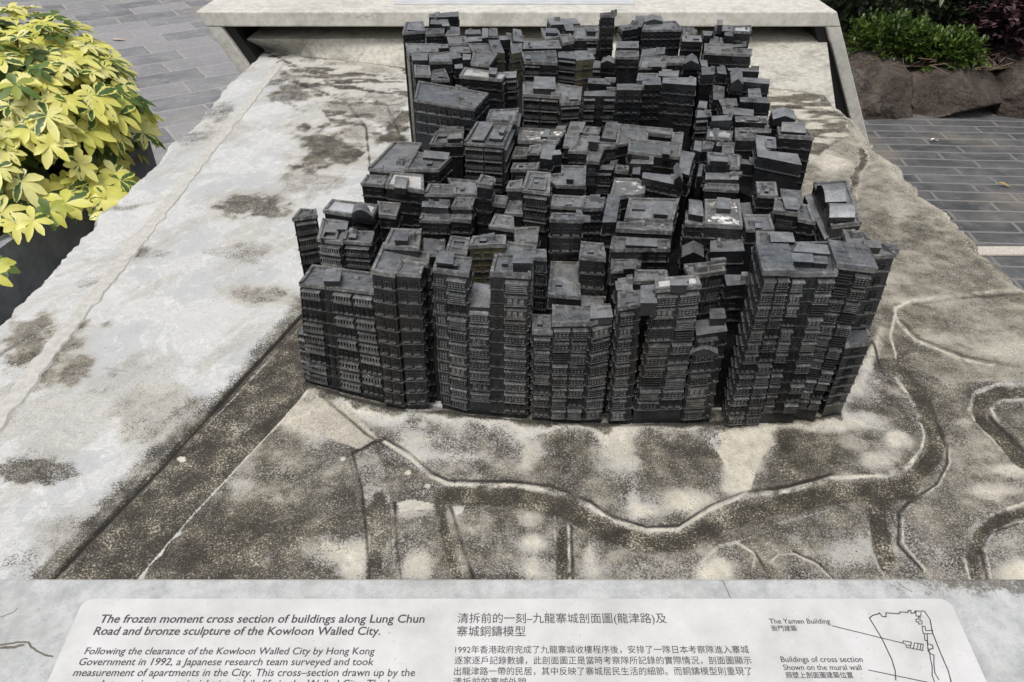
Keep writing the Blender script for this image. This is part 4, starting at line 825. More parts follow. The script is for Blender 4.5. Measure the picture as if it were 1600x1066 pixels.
# relief patterns for one bay of one storey: list of (u0, u1, v0, v1, w0, w1) in bay units and metres
def cell_boxes(t, wd, hg, far, rnd):
    b_ = []
    if t == 'C':      # caged balcony: ledge on top, rows of small cast knobs
        b_ += [(.04, .96, .14, .78, 0, .0036), (.02, .98, .80, .93, 0, .0085), (.03, .97, .07, .13, 0, .0062)]
        k_ = rnd.random()
        if k_ < .62:
            nc = max(4, min(15, int(wd / (.0062 if not far else .009)))); nr = 3 if not far else 2
            for i in range(nc):
                for j in range(nr):
                    u = .07 + .86 * (i + .5) / nc; v = .20 + .52 * (j + .5) / nr
                    if rnd.random() < .94: b_.append((u - .24 / nc, u + .24 / nc, v - .11 / nr, v + .11 / nr, .0036, .0060))
        elif k_ < .8:
            for u in (.16, .4, .66):
                b_.append((u, u + .17, .36, .68, .0036, .0050)); b_.append((u - .02, u + .2, .26, .33, .0036, .0066))
            b_.append((.1, .9, .17, .23, .0036, .0064))
        else:
            for j in range(4): b_.append((.07, .93, .2 + j * .145, .28 + j * .145, .0036, .0054))
    elif t == 'V':    # barred balcony
        b_ += [(.03, .97, .82, .95, 0, .0080), (.03, .97, .16, .40, 0, .0062)]
        nb = max(5, int(wd / .0055))
        for i in range(nb):
            u = .06 + .88 * (i + .5) / nb; b_.append((u - .22 / nb, u + .22 / nb, .40, .82, 0, .0052))
        b_.append((.03, .97, .08, .13, 0, .004))
    elif t == 'A':    # ledge over a dark open band
        b_ += [(-.01, 1.01, .82, .96, 0, .008), (.02, .98, .08, .36, 0, .005), (.0, .03, .08, .8, 0, .005), (.97, 1., .08, .8, 0, .005)]
    elif t == 'D':    # vents
        nc = max(3, int(wd / .006))
        for i in range(nc):
            for j in range(3):
                u = .12 + .76 * (i + .5) / nc; v = .25 + .5 * (j + .5) / 3; b_.append((u - .24 / nc, u + .24 / nc, v - .05, v + .05, 0, .0016))
        b_.append((.0, 1., .02, .06, 0, .0014))
    elif t == 'S':
        b_ += [(.02, .98, .0, .045, 0, .002), (.3, .7, .3, .36, 0, .0035)]
        for i in range(3):
            for j in range(3): b_.append((.34 + i * .115, .42 + i * .115, .40 + j * .12, .48 + j * .12, 0, .0018))
    elif t == 'L':
        for j in range(4): b_.append((.06, .94, .15 + j * .2, .25 + j * .2, 0, .004))
    elif t == 'G':    # ground floor shutters and doors
        b_.append((0, 1, .86, .98, 0, .0065)); nb = max(2, int(wd / .018))
        for i in range(nb):
            u0 = i / nb
            b_.append((u0, u0 + .12 / nb, .0, .86, 0, .005))
            if rnd.random() < .7:
                for j in range(5): b_.append((u0 + .16 / nb, u0 + .95 / nb, .1 + j * .15, .18 + j * .15, 0, .0022))
    return b_
def window_boxes(i, n_, far):
    """one framed opening with its sill"""
    wd = min(.62 / n_, .34); u = (i + .5) / n_; a, c = u - wd / 2, u + wd / 2; f = wd * .13
    b_ = [(a, a + f * .7, .34, .74, 0, .0024), (c - f * .7, c, .34, .74, 0, .0024), (a, c, .71, .76, 0, .003), (a - f * .6, c + f * .6, .27, .34, 0, .0052)]
    if not far: b_ += [(u - f * .3, u + f * .3, .36, .70, 0, .0016), (a + f, c - f, .52, .56, 0, .0016)]
    return b_
PARTN = {'C': 'caged_balcony', 'V': 'barred_balcony', 'A': 'ledge', 'D': 'vent_grille', 'S': 'stair_window', 'L': 'louvre', 'G': 'shopfront', 'W': 'window'}

def relief(parent, boxes, q0, q1, q2, q3, nv, name, m_):
    """boxes on the bilinear patch q0 (low start) q1 (low end) q2 (top end) q3 (top start)"""
    g = MB()
    def pt(u, v, w_): return (q0 * (1 - u) + q1 * u) * (1 - v) + (q3 * (1 - u) + q2 * u) * v + nv * w_
    for (u0, u1, v0, v1, w0, w1) in boxes:
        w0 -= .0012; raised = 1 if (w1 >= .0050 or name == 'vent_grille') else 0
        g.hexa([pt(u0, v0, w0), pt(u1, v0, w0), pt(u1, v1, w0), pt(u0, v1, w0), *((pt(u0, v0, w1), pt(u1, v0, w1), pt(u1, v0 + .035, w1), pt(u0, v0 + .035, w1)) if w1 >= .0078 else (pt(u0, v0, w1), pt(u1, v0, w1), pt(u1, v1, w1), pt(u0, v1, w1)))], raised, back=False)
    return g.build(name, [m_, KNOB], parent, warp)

def parse(pat):
    out = []
    for t in pat.split():
        k_, r_ = t[0], t[1:]
        out.append((k_, float(r_) if r_ else 1.0))
    return out
def facade(parent, b0, b1, t1, t0, nf, pat, fh, total, m_, far, rnd, ground):
    """b0 b1 foot of the wall, t0 t1 its head"""
    e = t1 - t0; up = (t0 - b0); nv = e.cross(up).normalized(); L = e.length
    cells = parse(pat)
    if cells and cells[0][0] == 'w':
        k_ = int(cells[0][1]); cells = []
        for t in parse(pat): cells.append(('w', t[1]))
        tot = sum(c[1] for c in cells)
    else: tot = sum(c[1] for c in cells)
    flo = max(1, round(total / fh)); nf = min(nf, flo)
    drop = .006 / total
    for i in range(nf):
        v1 = 1 - drop - i * (1 - drop) / flo; v0 = 1 - drop - (i + 1) * (1 - drop) / flo
        acc = 0.0
        for (t, wgt) in cells:
            ua, ub = acc / tot, (acc + wgt) / tot; acc += wgt
            pad = .04 * (ub - ua); ua += pad; ub -= pad
            def P4(u, v): return (b0 * (1 - u) + b1 * u) * (1 - v) + (t0 * (1 - u) + t1 * u) * v
            q = (P4(ua, v0), P4(ub, v0), P4(ub, v1), P4(ua, v1))
            if ground and i == flo - 1:
                relief(parent, cell_boxes('G', L * (ub - ua), fh, far, rnd), *q, nv, 'shopfront', m_); continue
            if t == 'B': continue
            if t in 'wW':
                k_ = int(wgt) if t == 'w' else 1
                if t == 'w' and wgt < 1: k_ = 1
                for j in range(k_):
                    if far and rnd.random() < .08: continue
                    relief(parent, window_boxes(j, k_, far), *q, nv, 'window', m_)
                continue
            tt = t
            if t == 'C' and rnd.random() < .10: tt = 'L'
            if t in 'CV' and i and rnd.random() < (.34 if t == 'V' else .18):
                nn = 4 if t == 'V' else 3
                for j in range(nn): relief(parent, window_boxes(j, nn, far) + ([(-.04, -.01, 0, 1, 0, .0022)] if j == 0 else []), *q, nv, 'window', m_)
                continue
            relief(parent, cell_boxes(tt, L * (ub - ua), fh, far, rnd) + [(-.045, -.012, 0, 1, 0, .0024)], *q, nv, PARTN[tt], m_)

def block(root, roof, zt, foot, nf, pat, o, rnd, far, ground, rt, lid=False, lidg=False, par=True, body_m=None):
    """roof, foot: matching polygons in the world"""
    total = zt - foot[0].z; fh = o.get('fh', .028)
    flo = max(1, round(total / fh))
    g = MB(); n_ = len(roof); lv = []
    for k_ in range(flo + 1):
        t = k_ / flo; lv.append([foot[i] * (1 - t) + roof[i] * t for i in range(n_)])
    top = [p.copy() for p in roof]
    if lid:
        for i in (2, 3):
            if i < n_: top[i].z += .012
    lv[-1] = top
    for k_ in range(flo):
        for i in range(n_):
            j = (i + 1) % n_; g.poly([lv[k_][i], lv[k_][j], lv[k_ + 1][j], lv[k_ + 1][i]], 0)
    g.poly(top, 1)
    # storey bands, cast with the wall
    for k_ in range(max(1, flo - nf), flo):
        for i in range(n_):
            j = (i + 1) % n_; e = lv[k_][j] - lv[k_][i]
            if e.length < .012: continue
            nv = Vector((e.y, -e.x, 0)).normalized()
            if nv.y > .3: continue
            a, b_ = lv[k_][i], lv[k_][j]; h_ = Vector((0, 0, .0011))
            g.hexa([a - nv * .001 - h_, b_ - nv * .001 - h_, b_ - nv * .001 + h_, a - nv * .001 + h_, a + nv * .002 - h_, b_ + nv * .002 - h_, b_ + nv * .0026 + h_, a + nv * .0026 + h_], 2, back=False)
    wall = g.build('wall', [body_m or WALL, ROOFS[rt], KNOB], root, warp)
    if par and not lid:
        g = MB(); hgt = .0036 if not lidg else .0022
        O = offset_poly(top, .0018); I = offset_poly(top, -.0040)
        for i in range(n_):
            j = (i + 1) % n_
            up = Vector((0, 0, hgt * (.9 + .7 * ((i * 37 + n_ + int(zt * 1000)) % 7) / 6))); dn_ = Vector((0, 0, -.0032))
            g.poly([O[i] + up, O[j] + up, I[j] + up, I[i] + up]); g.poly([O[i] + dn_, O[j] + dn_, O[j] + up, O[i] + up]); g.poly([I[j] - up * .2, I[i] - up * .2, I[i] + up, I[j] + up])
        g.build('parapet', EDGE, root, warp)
    if lidg:
        g = MB(); O = offset_poly(top, .004)
        b0_ = [p + Vector((0, 0, .0012)) for p in O]; t0_ = [p + Vector((0, 0, .0085)) for p in O]; I = [p + Vector((0, 0, .0095)) for p in offset_poly(top, .001)]
        for i in range(n_):
            j = (i + 1) % n_; g.poly([b0_[i], b0_[j], t0_[j], t0_[i]]); g.poly([t0_[i], t0_[j], I[j], I[i]])
        g.poly(I); g.poly(b0_[::-1])
        # scored grid standing a hair proud
        def bi(u, v): return (I[0] * (1 - u) + I[1] * u) * (1 - v) + (I[3] * (1 - u) + I[2] * u) * v
        for a_, b2 in [((u, .03), (u, .97)) for u in (.34, .66)] + [((.03, v), (.97, v)) for v in (.25, .5, .75)]:
            p, q = bi(*a_), bi(*b2); d = (q - p).normalized(); s_ = Vector((-d.y, d.x, 0)) * .0006; u_ = Vector((0, 0, .0009)); z_ = Vector((0, 0, -.0005))
            g.hexa([p - s_ + z_, q - s_ + z_, q + s_ + z_, p + s_ + z_, p - s_ * .6 + u_, q - s_ * .6 + u_, q + s_ * .6 + u_, p + s_ * .6 + u_], back=False)
        g.build('roof_lid', ROOF, root, warp)
    cam_p = Vector((0, 0, CAMZ))
    for i in range(n_):
        j = (i + 1) % n_; t0, t1 = roof[i], roof[j]; e = t1 - t0
        if e.length < .014: continue
        nv = Vector((e.y, -e.x, 0)).normalized()
        if nv.dot(cam_p - (t0 + t1) / 2) <= 0: continue
        front = nv.y < -.55
        if front:
            p_ = pat if e.length > .03 or len(pat) < 4 else pat.split()[0]
            facade(root, foot[i], foot[j], t1, t0, nf, p_, fh, total, RUST if o.get('tint') else CELL, far, rnd, ground)
        elif abs(nv.x) > .3:
            sp = o.get('side', 'w1')
            if sp[0] == 'w': sp = 'w%d' % max(1, min(4, round(e.length / .035)))
            facade(root, foot[i], foot[j], t1, t0, min(nf, 12), sp, fh, total, CELL, far, rnd, False)
    return wall

def hut(root, px, h_, kind, z, rnd):
    zt = z + h_
    p = [at(u, v, zt) for u, v in px]
    if area(p) < 0: p = p[::-1]
    g = MB(); n_ = len(p); lo = Vector((0, 0, -h_ - .006))
    nm = 'roof_hut' if h_ > .0065 else 'roof_hatch'
    if kind == 'frame':
        O = p; I = offset_poly(p, -.0045); nm = 'roof_frame'
        for i in range(n_):
            j = (i + 1) % n_; g.poly([O[i], O[j], I[j], I[i]], 1); g.poly([O[i] + lo, O[j] + lo, O[j], O[i]]); g.poly([I[j] + lo, I[i] + lo, I[i], I[j]])
    elif kind == 'box':
        for i in range(n_):
            j = (i + 1) % n_; g.poly([p[i] + lo, p[j] + lo, p[j], p[i]])
        g.poly(p, 1)
        if h_ > .007:
            I = offset_poly(p, .0012); u_ = Vector((0, 0, .0016)); d_ = Vector((0, 0, -.0012))
            for i in range(n_):
                j = (i + 1) % n_; g.poly([I[i] + d_, I[j] + d_, I[j] + u_, I[i] + u_])
            g.poly([q + u_ for q in I], 1)
    else:
        nm = {'gable': 'gable_roof', 'barrel': 'vaulted_roof', 'arch': 'arched_pediment'}[kind]
        fl, frr, br_, bl_ = p[0], p[1], p[2], p[3]; rise = max(.008, h_ * .55) if kind != 'gable' else max(.008, h_)
        wide = (frr - fl).length >= (bl_ - fl).length
        if kind == 'barrel' and h_ > .022: wide = False
        if kind == 'arch': wide = True; rise = .012
        ks = 2 if kind == 'gable' else 8
        eave = Vector((0, 0, -(0 if kind == 'gable' else rise * .6)))
        # profile runs across the front for a gable that faces us, along the depth for a long vault
        if kind == 'barrel' and not wide: A0, A1, B0, B1 = fl, bl_, frr, br_
        else: A0, A1, B0, B1 = fl, frr, bl_, br_
        ra, rb = [], []
        for i in range(ks + 1):
            t = i / ks; s_ = (math.sin(math.pi * t) if kind != 'gable' else 1 - abs(2 * t - 1)) * rise
            ra.append(A0 * (1 - t) + A1 * t + eave + Vector((0, 0, s_))); rb.append(B0 * (1 - t) + B1 * t + eave + Vector((0, 0, s_)))
        for i in range(ks):
            q = [ra[i], ra[i + 1], rb[i + 1], rb[i]]
            g.poly(q, 1)
        g.poly([A0 + lo] + ra + [A1 + lo]); g.poly([B1 + lo] + rb[::-1] + [B0 + lo])
        g.poly([A0 + lo, ra[0], rb[0], B0 + lo]); g.poly([A1 + lo, B1 + lo, rb[-1], ra[-1]])
    ob = g.build(nm, [WALL, ROOF], root, warp)
    me_ = ob.data; bm_ = bmesh.new(); bm_.from_mesh(me_); bmesh.ops.remove_doubles(bm_, verts=bm_.verts, dist=1e-6); bmesh.ops.recalc_face_normals(bm_, faces=bm_.faces); bm_.to_mesh(me_); bm_.free()
    return ob

def make_building(b_, z):
    o = b_['o']; rnd = random.Random(hash(b_['label']) & 0xffff if False else sum(map(ord, b_['label'])))
    roof = [at(u, v, z) for u, v in b_['pts']]
    if area(roof) < 0: roof = roof[::-1]
    for p in roof: p.z += rnd.uniform(-.003, .003)
    cen = sum(roof, Vector()) / len(roof); far = cen.y > 1.75
    foot = [Vector((p.x, p.y, -.01)) for p in roof]
    if 'base' in o:
        b0, b1 = at(*o['base'][0], 0), at(*o['base'][1], 0)
        # sideways lean and small change in depth between foot and roof
        f0, f1 = roof[0], roof[1]
        for i, p in enumerate(roof):
            t = max(0, min(1, (p.x - f0.x) / max(1e-6, f1.x - f0.x)))
            sh = (b0 - f0) * (1 - t) + (b1 - f1) * t
            foot[i] = Vector((p.x + sh.x, p.y + max(-.05, min(.05, sh.y)), -.01))
    tower = z > .3 and len(roof) == 4 and (roof[1] - roof[0]).length < .09
    root = empty('model_tower' if tower else 'model_building', (cen.x, cen.y, 0))
    tag(root, b_['label'], 'model building', 'cast bronze miniature buildings of the model city')
    block(root, roof, z, foot, b_['nf'], b_['pat'], o, rnd, far, o.get('ground', 0), o.get('rt', 0), o.get('lid'), o.get('lidg'), o.get('par', 1), RUST if o.get('tint') else None)
    for (s, z2, pat, base) in o.get('bays', []):
        rf = [at(*[float(q) for q in p.split(',')], z2) for p in s.split()]
        b0, b1 = at(*base[0], 0), at(*base[1], 0); f0, f1 = rf[0], rf[1]; ft = []
        for p in rf:
            t = max(0, min(1, (p.x - f0.x) / (f1.x - f0.x))); sh = (b0 - f0) * (1 - t) + (b1 - f1) * t; ft.append(Vector((p.x + sh.x, p.y + max(-.05, min(.05, sh.y)), -.01)))
        block(root, rf, z2, ft, b_['nf'], pat, o, rnd, far, 1, 0, None, None, 1)
    for (px, h_, kind) in o.get('huts', []):
        if kind == 'arch': 
            hut(root, px, .004, 'arch', z - .028, rnd)
        else: hut(root, px, h_, kind, z, rnd)
    if len(o.get('huts', [])) < 2 and not o.get('lid') and not o.get('lidg') and len(roof) == 4 and not any(q[2] in ('gable', 'barrel') for q in o.get('huts', [])):
        w_ = (roof[1] - roof[0]).length; d_ = (roof[3] - roof[0]).length
        for k_ in range(rnd.choice((1, 1, 2, 3)) if w_ > .028 and d_ > .02 else 0):
            u = rnd.choice((rnd.uniform(.12, .3), rnd.uniform(.62, .8))); v = rnd.uniform(.15, .7); su = min(.5, rnd.choice((rnd.uniform(.005, .012), rnd.uniform(.014, .032))) / w_); sv = min(.5, rnd.uniform(.005, .02) / d_); hh = rnd.uniform(.003, .013)
            def bl(u, v): return (roof[0] * (1 - u) + roof[1] * u) * (1 - v) + (roof[3] * (1 - u) + roof[2] * u) * v
            c4 = [bl(u, v), bl(u + su, v), bl(u + su, v + sv), bl(u, v + sv)]
            g = MB(); g.hexa([p - Vector((0, 0, .004)) for p in c4] + [p + Vector((0, 0, hh * (1 if i < 2 else rnd.uniform(.6, 1.1)))) for i, p in enumerate(c4)], back=False)
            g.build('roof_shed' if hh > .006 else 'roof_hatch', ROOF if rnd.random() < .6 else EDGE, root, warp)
    return root
for b_, z in zip(BL, ZS): make_building(b_, z)
# low cast ground filling the alleys between the blocks
g = MB(); pz = .15
ip = [at(u, v, z_) + Vector((dx_, dy_, 0)) for u, v, z_, dx_, dy_ in ((490, 600, 0, .03, .03), (605, 636, 0, 0, .035), (690, 645, 0, 0, .035), (830, 660, 0, 0, .035), (945, 664, 0, 0, .035), (1110, 664, 0, 0, .05), (1262, 656, 0, 0, .05), (1385, 385, .37, -.05, .0), (1338, 340, .27, -.05, 0), (1318, 285, .28, -.07, 0), (1262, 205, .33, -.05, 0), (1200, 130, .35, -.05, 0), (1170, 60, .38, -.04, 0), (634, 60, .38, .04, 0), (650, 160, .37, .05, 0), (577, 268, .31, .05, 0), (482, 420, .26, .04, 0))]
ip = [Vector((p.x, p.y, .15)) for p in ip]
if area(ip) < 0: ip = ip[::-1]
nn_ = len(ip)
for i in range(nn_):
    j = (i + 1) % nn_; g.poly([Vector((ip[i].x, ip[i].y, -.01)), Vector((ip[j].x, ip[j].y, -.01)), ip[j], ip[i]])
g.poly(ip)
for (zz, ring) in ((.29, ((660, 165, .36, .03, .03), (905, 140, .36, 0, .05), (1083, 150, .36, -.03, .05), (1092, 100, .36, -.02, 0), (1168, 62, .38, -.05, -.02), (1150, 46, .38, -.03, -.05), (640, 40, .38, .05, -.05))), (.245, ((1110, 250, .31, .03, .03), (1205, 290, .3, 0, .03), (1255, 225, .33, -.04, 0), (1195, 130, .35, -.03, 0), (1110, 112, .36, .03, 0)))):
    q = [at(u, v, z_) + Vector((dx_, dy_, 0)) for u, v, z_, dx_, dy_ in ring]; q = [Vector((p.x, p.y, zz)) for p in q]
    if area(q) < 0: q = q[::-1]
    for i in range(len(q)):
        j = (i + 1) % len(q); g.poly([Vector((q[i].x, q[i].y, .151)), Vector((q[j].x, q[j].y, .151)), q[j], q[i]])
    g.poly(q)
tag(g.build('alley_ground', WALL, None, warp), 'dark cast bronze ground at the bottom of the alleys between the miniature buildings', 'model base')

# ---------------------------------------------------------------- plants
def leaf_mat(name, stops, centre=None, rough=.42, trans=.25):
    m, n, l, b = mat(name)
    a = N(n, 'ShaderNodeAttribute'); a.attribute_name = 'tone'; sp = N(n, 'ShaderNodeSeparateColor'); l.new(a.outputs['Color'], sp.inputs[0])
    c = ramp(n, l, sp.outputs[0], stops)
    if centre:
        f = mth(n, l, 'ADD', sp.outputs[2], mth(n, l, 'MULTIPLY', mth(n, l, 'SUBTRACT', noise_tex(n, l, coords(n), 55, 3), .5), .9))
        c = mix(n, l, ramp(n, l, f, [(.5, 0), (.6, 1)]), c, centre)
    c = mix(n, l, ramp(n, l, noise_tex(n, l, coords(n), 38, 4, .6), [(.5, 0), (.8, .18)]), c, (.07, .09, .02))
    l.new(c, b.inputs['Base Color']); b.inputs['Roughness'].default_value = rough
    tr = N(n, 'ShaderNodeBsdfTranslucent'); l.new(c, tr.inputs['Color']); ms_ = N(n, 'ShaderNodeMixShader'); ms_.inputs[0].default_value = trans
    l.new(b.outputs[0], ms_.inputs[1]); l.new(tr.outputs[0], ms_.inputs[2]); l.new(ms_.outputs[0], n['Material Output'].inputs[0])
    return m
class Leaves:
    def __init__(s): s.v = []; s.f = []; s.c = []
    def leaf(s, base, d, up, L, W, tone, green, fold=.18, droop=.25, segs=4):
        d = d.normalized(); side = d.cross(up)
        if side.length < 1e-4: side = Vector((1, 0, 0))
        side.normalize(); upn = side.cross(d).normalized(); n0 = len(s.v); prof = {4: (.10, .58, .96, .92, .22), 3: (.15, .9, .9, .15), 2: (.3, 1, .05)}[segs]
        for i, k_ in enumerate(prof):
            t = i / segs; c = base + d * (L * t) - Vector((0, 0, droop * L * t * t)); ww = W * k_ * .5
            for sgn in (-1, 0, 1):
                s.v.append(tuple(c + side * (ww * sgn) + upn * (fold * ww if sgn else 0)))
                s.c.append((tone, t, max(0, green - (abs(sgn) * .55)) if green > 0 else 0, 1))
        for i in range(segs):
            a = n0 + i * 3
            s.f += [(a, a + 1, a + 4, a + 3), (a + 1, a + 2, a + 5, a + 4)]
    def build(s, name, m, parent):
        me_ = bpy.data.meshes.new(name); me_.from_pydata(s.v, [], s.f); me_.materials.append(m)
        a = me_.color_attributes.new('tone', 'FLOAT_COLOR', 'POINT'); a.data.foreach_set('color', np.array(s.c, np.float32).ravel())
        me_.polygons.foreach_set('use_smooth', [True] * len(s.f)); me_.update()
        o = bpy.data.objects.new(name, me_); C.objects.link(o); o.parent = parent; o.matrix_parent_inverse = Matrix.Translation(-parent.location); return o
def tube(g, p, q, r0, r1, k=6):
    d = (q - p).normalized(); a = d.orthogonal().normalized(); b_ = d.cross(a)
    A = [p + (a * math.cos(6.283 * i / k) + b_ * math.sin(6.283 * i / k)) * r0 for i in range(k)]; B_ = [q + (a * math.cos(6.283 * i / k) + b_ * math.sin(6.283 * i / k)) * r1 for i in range(k)]
    for i in range(k): j = (i + 1) % k; g.poly([A[i], A[j], B_[j], B_[i]])
bark, n, l, b = mat('bark'); b.inputs['Roughness'].default_value = .85
l.new(ramp(n, l, noise_tex(n, l, coords(n), 40, 4), [(.35, (.05, .04, .03)), (.65, (.14, .11, .08))]), b.inputs['Base Color'])
soil, n, l, b = mat('soil'); b.inputs['Roughness'].default_value = .95
l.new(ramp(n, l, noise_tex(n, l, coords(n), 55, 6, .7), [(.35, (.02, .015, .01)), (.65, (.085, .055, .035))]), b.inputs['Base Color']); bump(n, l, noise_tex(n, l, coords(n), 60, 5), .8, .02, b)
slate, n, l, b = mat('planter_slate'); P = coords(n); b.inputs['Roughness'].default_value = .6
l.new(ramp(n, l, noise_tex(n, l, P, 9, 7, .7, .4), [(.36, (.19, .205, .23)), (.64, (.33, .35, .375))]), b.inputs['Base Color']); bump(n, l, noise_tex(n, l, P, 30, 6, .7), .3, .006, b)

# slate trough beside the stone, with the variegated shrub in it
t0, t1 = at(0, 388, -.15), at(142, 286, -.15)
dirv = (t1 - t0).normalized(); nv = Vector((-dirv.y, dirv.x, 0))
pa, pb = t0 - dirv * 1.6, t1 + dirv * .42
def trough(g, a, b_, w0, w1, z0, z1):
    A, B_, C_, D_ = a + nv * w0, b_ + nv * w0, b_ + nv * w1, a + nv * w1
    f = lambda p, z: Vector((p.x, p.y, z))
    g.hexa([f(A, z0), f(B_, z0), f(C_, z0), f(D_, z0), f(A, z1), f(B_, z1), f(C_, z1), f(D_, z1)])
trg = empty('slate_planter', ((pa + pb) / 2).to_tuple()[:2] + (FLOOR,)); tag(trg, 'blue grey slate planter trough beside the stone plinth under yellow leaves', 'planter')
g = MB(); trough(g, pa, pb, 0, .05, FLOOR, -.15); trough(g, pa, pb, 1.15, 1.2, FLOOR, -.15)
def endw(a, s_):
    p, q = a, a + dirv * s_; trough(g, p, q, .051, 1.149, FLOOR, -.152)
endw(pa, .05); endw(pb - dirv * .05, .05)
g.build('trough', slate, trg)
g = MB(); trough(g, pa + dirv * .051, pb - dirv * .051, .052, 1.148, FLOOR + .1, -.20); g.build('soil_bed', soil, trg)

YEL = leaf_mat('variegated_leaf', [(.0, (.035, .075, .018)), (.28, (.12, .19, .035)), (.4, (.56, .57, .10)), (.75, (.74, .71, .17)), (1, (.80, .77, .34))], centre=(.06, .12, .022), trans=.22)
rs = random.Random(11)
shr = empty('variegated_shrub', (-1.95, 2.5, -.2)); tag(shr, 'yellow and green variegated umbrella leaf shrub spilling out of the slate planter', 'shrub')
lv = Leaves(); st = MB()
def whorl(c, axis, L, n_, tone_f):
    axis = axis.normalized(); a = axis.orthogonal().normalized(); b_ = axis.cross(a); ph = rs.random() * 6.28
    for i in range(n_):
        th2 = ph + 6.283 * i / n_ + rs.uniform(-.15, .15); d = (a * math.cos(th2) + b_ * math.sin(th2)) * 1.0 + axis * rs.uniform(.05, .4)
        gr = rs.choice((0, 0, 0, .4, .6, .9)) if tone_f > .4 else .0
        lv.leaf(c, d, axis, L * rs.uniform(.8, 1.2), L * rs.uniform(.40, .52), min(1, max(0, tone_f + rs.uniform(-.12, .12))), gr, droop=rs.uniform(.12, .5))
cs = [(Vector((-1.89, 2.72, .0)), Vector((.46, .52, .34))), (Vector((-2.35, 2.5, .03)), Vector((.52, .62, .36))), (Vector((-2.0, 3.0, .05)), Vector((.42, .36, .30))), (Vector((-2.2, 2.2, -.06)), Vector((.40, .34, .24))), (Vector((-1.93, 1.83, -.14)), Vector((.14, .12, .08)))]
for ci, (c, r_) in enumerate(cs):
    nW = (680, 560, 330, 270, 24)[ci]
    for i in range(nW):
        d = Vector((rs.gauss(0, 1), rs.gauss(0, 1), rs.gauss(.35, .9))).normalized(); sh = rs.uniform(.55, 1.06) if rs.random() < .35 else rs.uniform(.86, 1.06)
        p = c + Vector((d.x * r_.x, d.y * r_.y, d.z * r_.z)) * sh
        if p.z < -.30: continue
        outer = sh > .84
        tone = (rs.uniform(.5, 1.0) if rs.random() < .84 else rs.uniform(.0, .35)) if outer else rs.uniform(0, .45)  # inner whorls take darker greens, painting depth shade into the leaf colour
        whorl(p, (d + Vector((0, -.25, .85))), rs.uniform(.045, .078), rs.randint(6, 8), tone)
        if i % 3 == 0:
            q = c + (p - c) * .45 + Vector((0, 0, -.1)); tube(st, q, p, .006, .003, 5)
for i in range(24):
    a = Vector((rs.uniform(-2.3, -1.75), rs.uniform(1.8, 3.1), -.24)); tube(st, a, a + Vector((rs.uniform(-.1, .1), rs.uniform(-.1, .1), .34)), .011, .006)
for (u, v) in ((10, 335), (35, 350), (62, 345), (88, 330), (112, 318), (135, 306), (158, 300), (176, 312), (186, 338), (196, 282), (50, 320), (100, 300), (150, 285), (190, 270), (5, 415), (-10, 430), (-30, 400), (170, 262), (128, 282)):
    p = at(u, v, -.10 + rs.uniform(-.03, .03)); p.x -= .02
    whorl(p, Vector((.45, -.45, .75)), rs.uniform(.05, .08), 7, rs.uniform(.3, .95))
    tube(st, Vector((p.x - .12, p.y + .10, -.16)), p, .005, .003, 5)
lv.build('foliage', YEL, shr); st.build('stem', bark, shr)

# rocks edging the bed on the far side
rockm, n, l, b = mat('brown_rock'); P = coords(n); b.inputs['Roughness'].default_value = .8
rc = ramp(n, l, noise_tex(n, l, P, 6, 8, .7, .6), [(.34, (.018, .013, .010)), (.52, (.055, .040, .031)), (.70, (.13, .108, .09))])
rv = N(n, 'ShaderNodeTexVoronoi', feature='DISTANCE_TO_EDGE'); rv.inputs['Scale'].default_value = 3.2
rw = N(n, 'ShaderNodeTexNoise'); rw.inputs['Scale'].default_value = 5; rw.inputs['Detail'].default_value = 6; l.new(P, rw.inputs['Vector'])
rs_ = N(n, 'ShaderNodeVectorMath', operation='SCALE'); rs_.inputs['Scale'].default_value = .35; l.new(rw.outputs['Color'], rs_.inputs[0])
ra_ = N(n, 'ShaderNodeVectorMath', operation='ADD'); l.new(P, ra_.inputs[0]); l.new(rs_.outputs[0], ra_.inputs[1]); l.new(ra_.outputs[0], rv.inputs['Vector'])
rc = mix(n, l, ramp(n, l, rv.outputs['Distance'], [(.004, .9), (.02, 0)]), rc, (.012, .01, .008))
rc = mix(n, l, ramp(n, l, noise_tex(n, l, P, 90, 5, .8), [(.5, 0), (.66, .5)]), rc, (.20, .165, .135))
l.new(mix(n, l, ramp(n, l, noise_tex(n, l, P, 3, 4), [(.55, 0), (.7, .5)]), rc, (.16, .17, .165)), b.inputs['Base Color']); bump(n, l, noise_tex(n, l, P, 24, 8, .72), .9, .03, b)
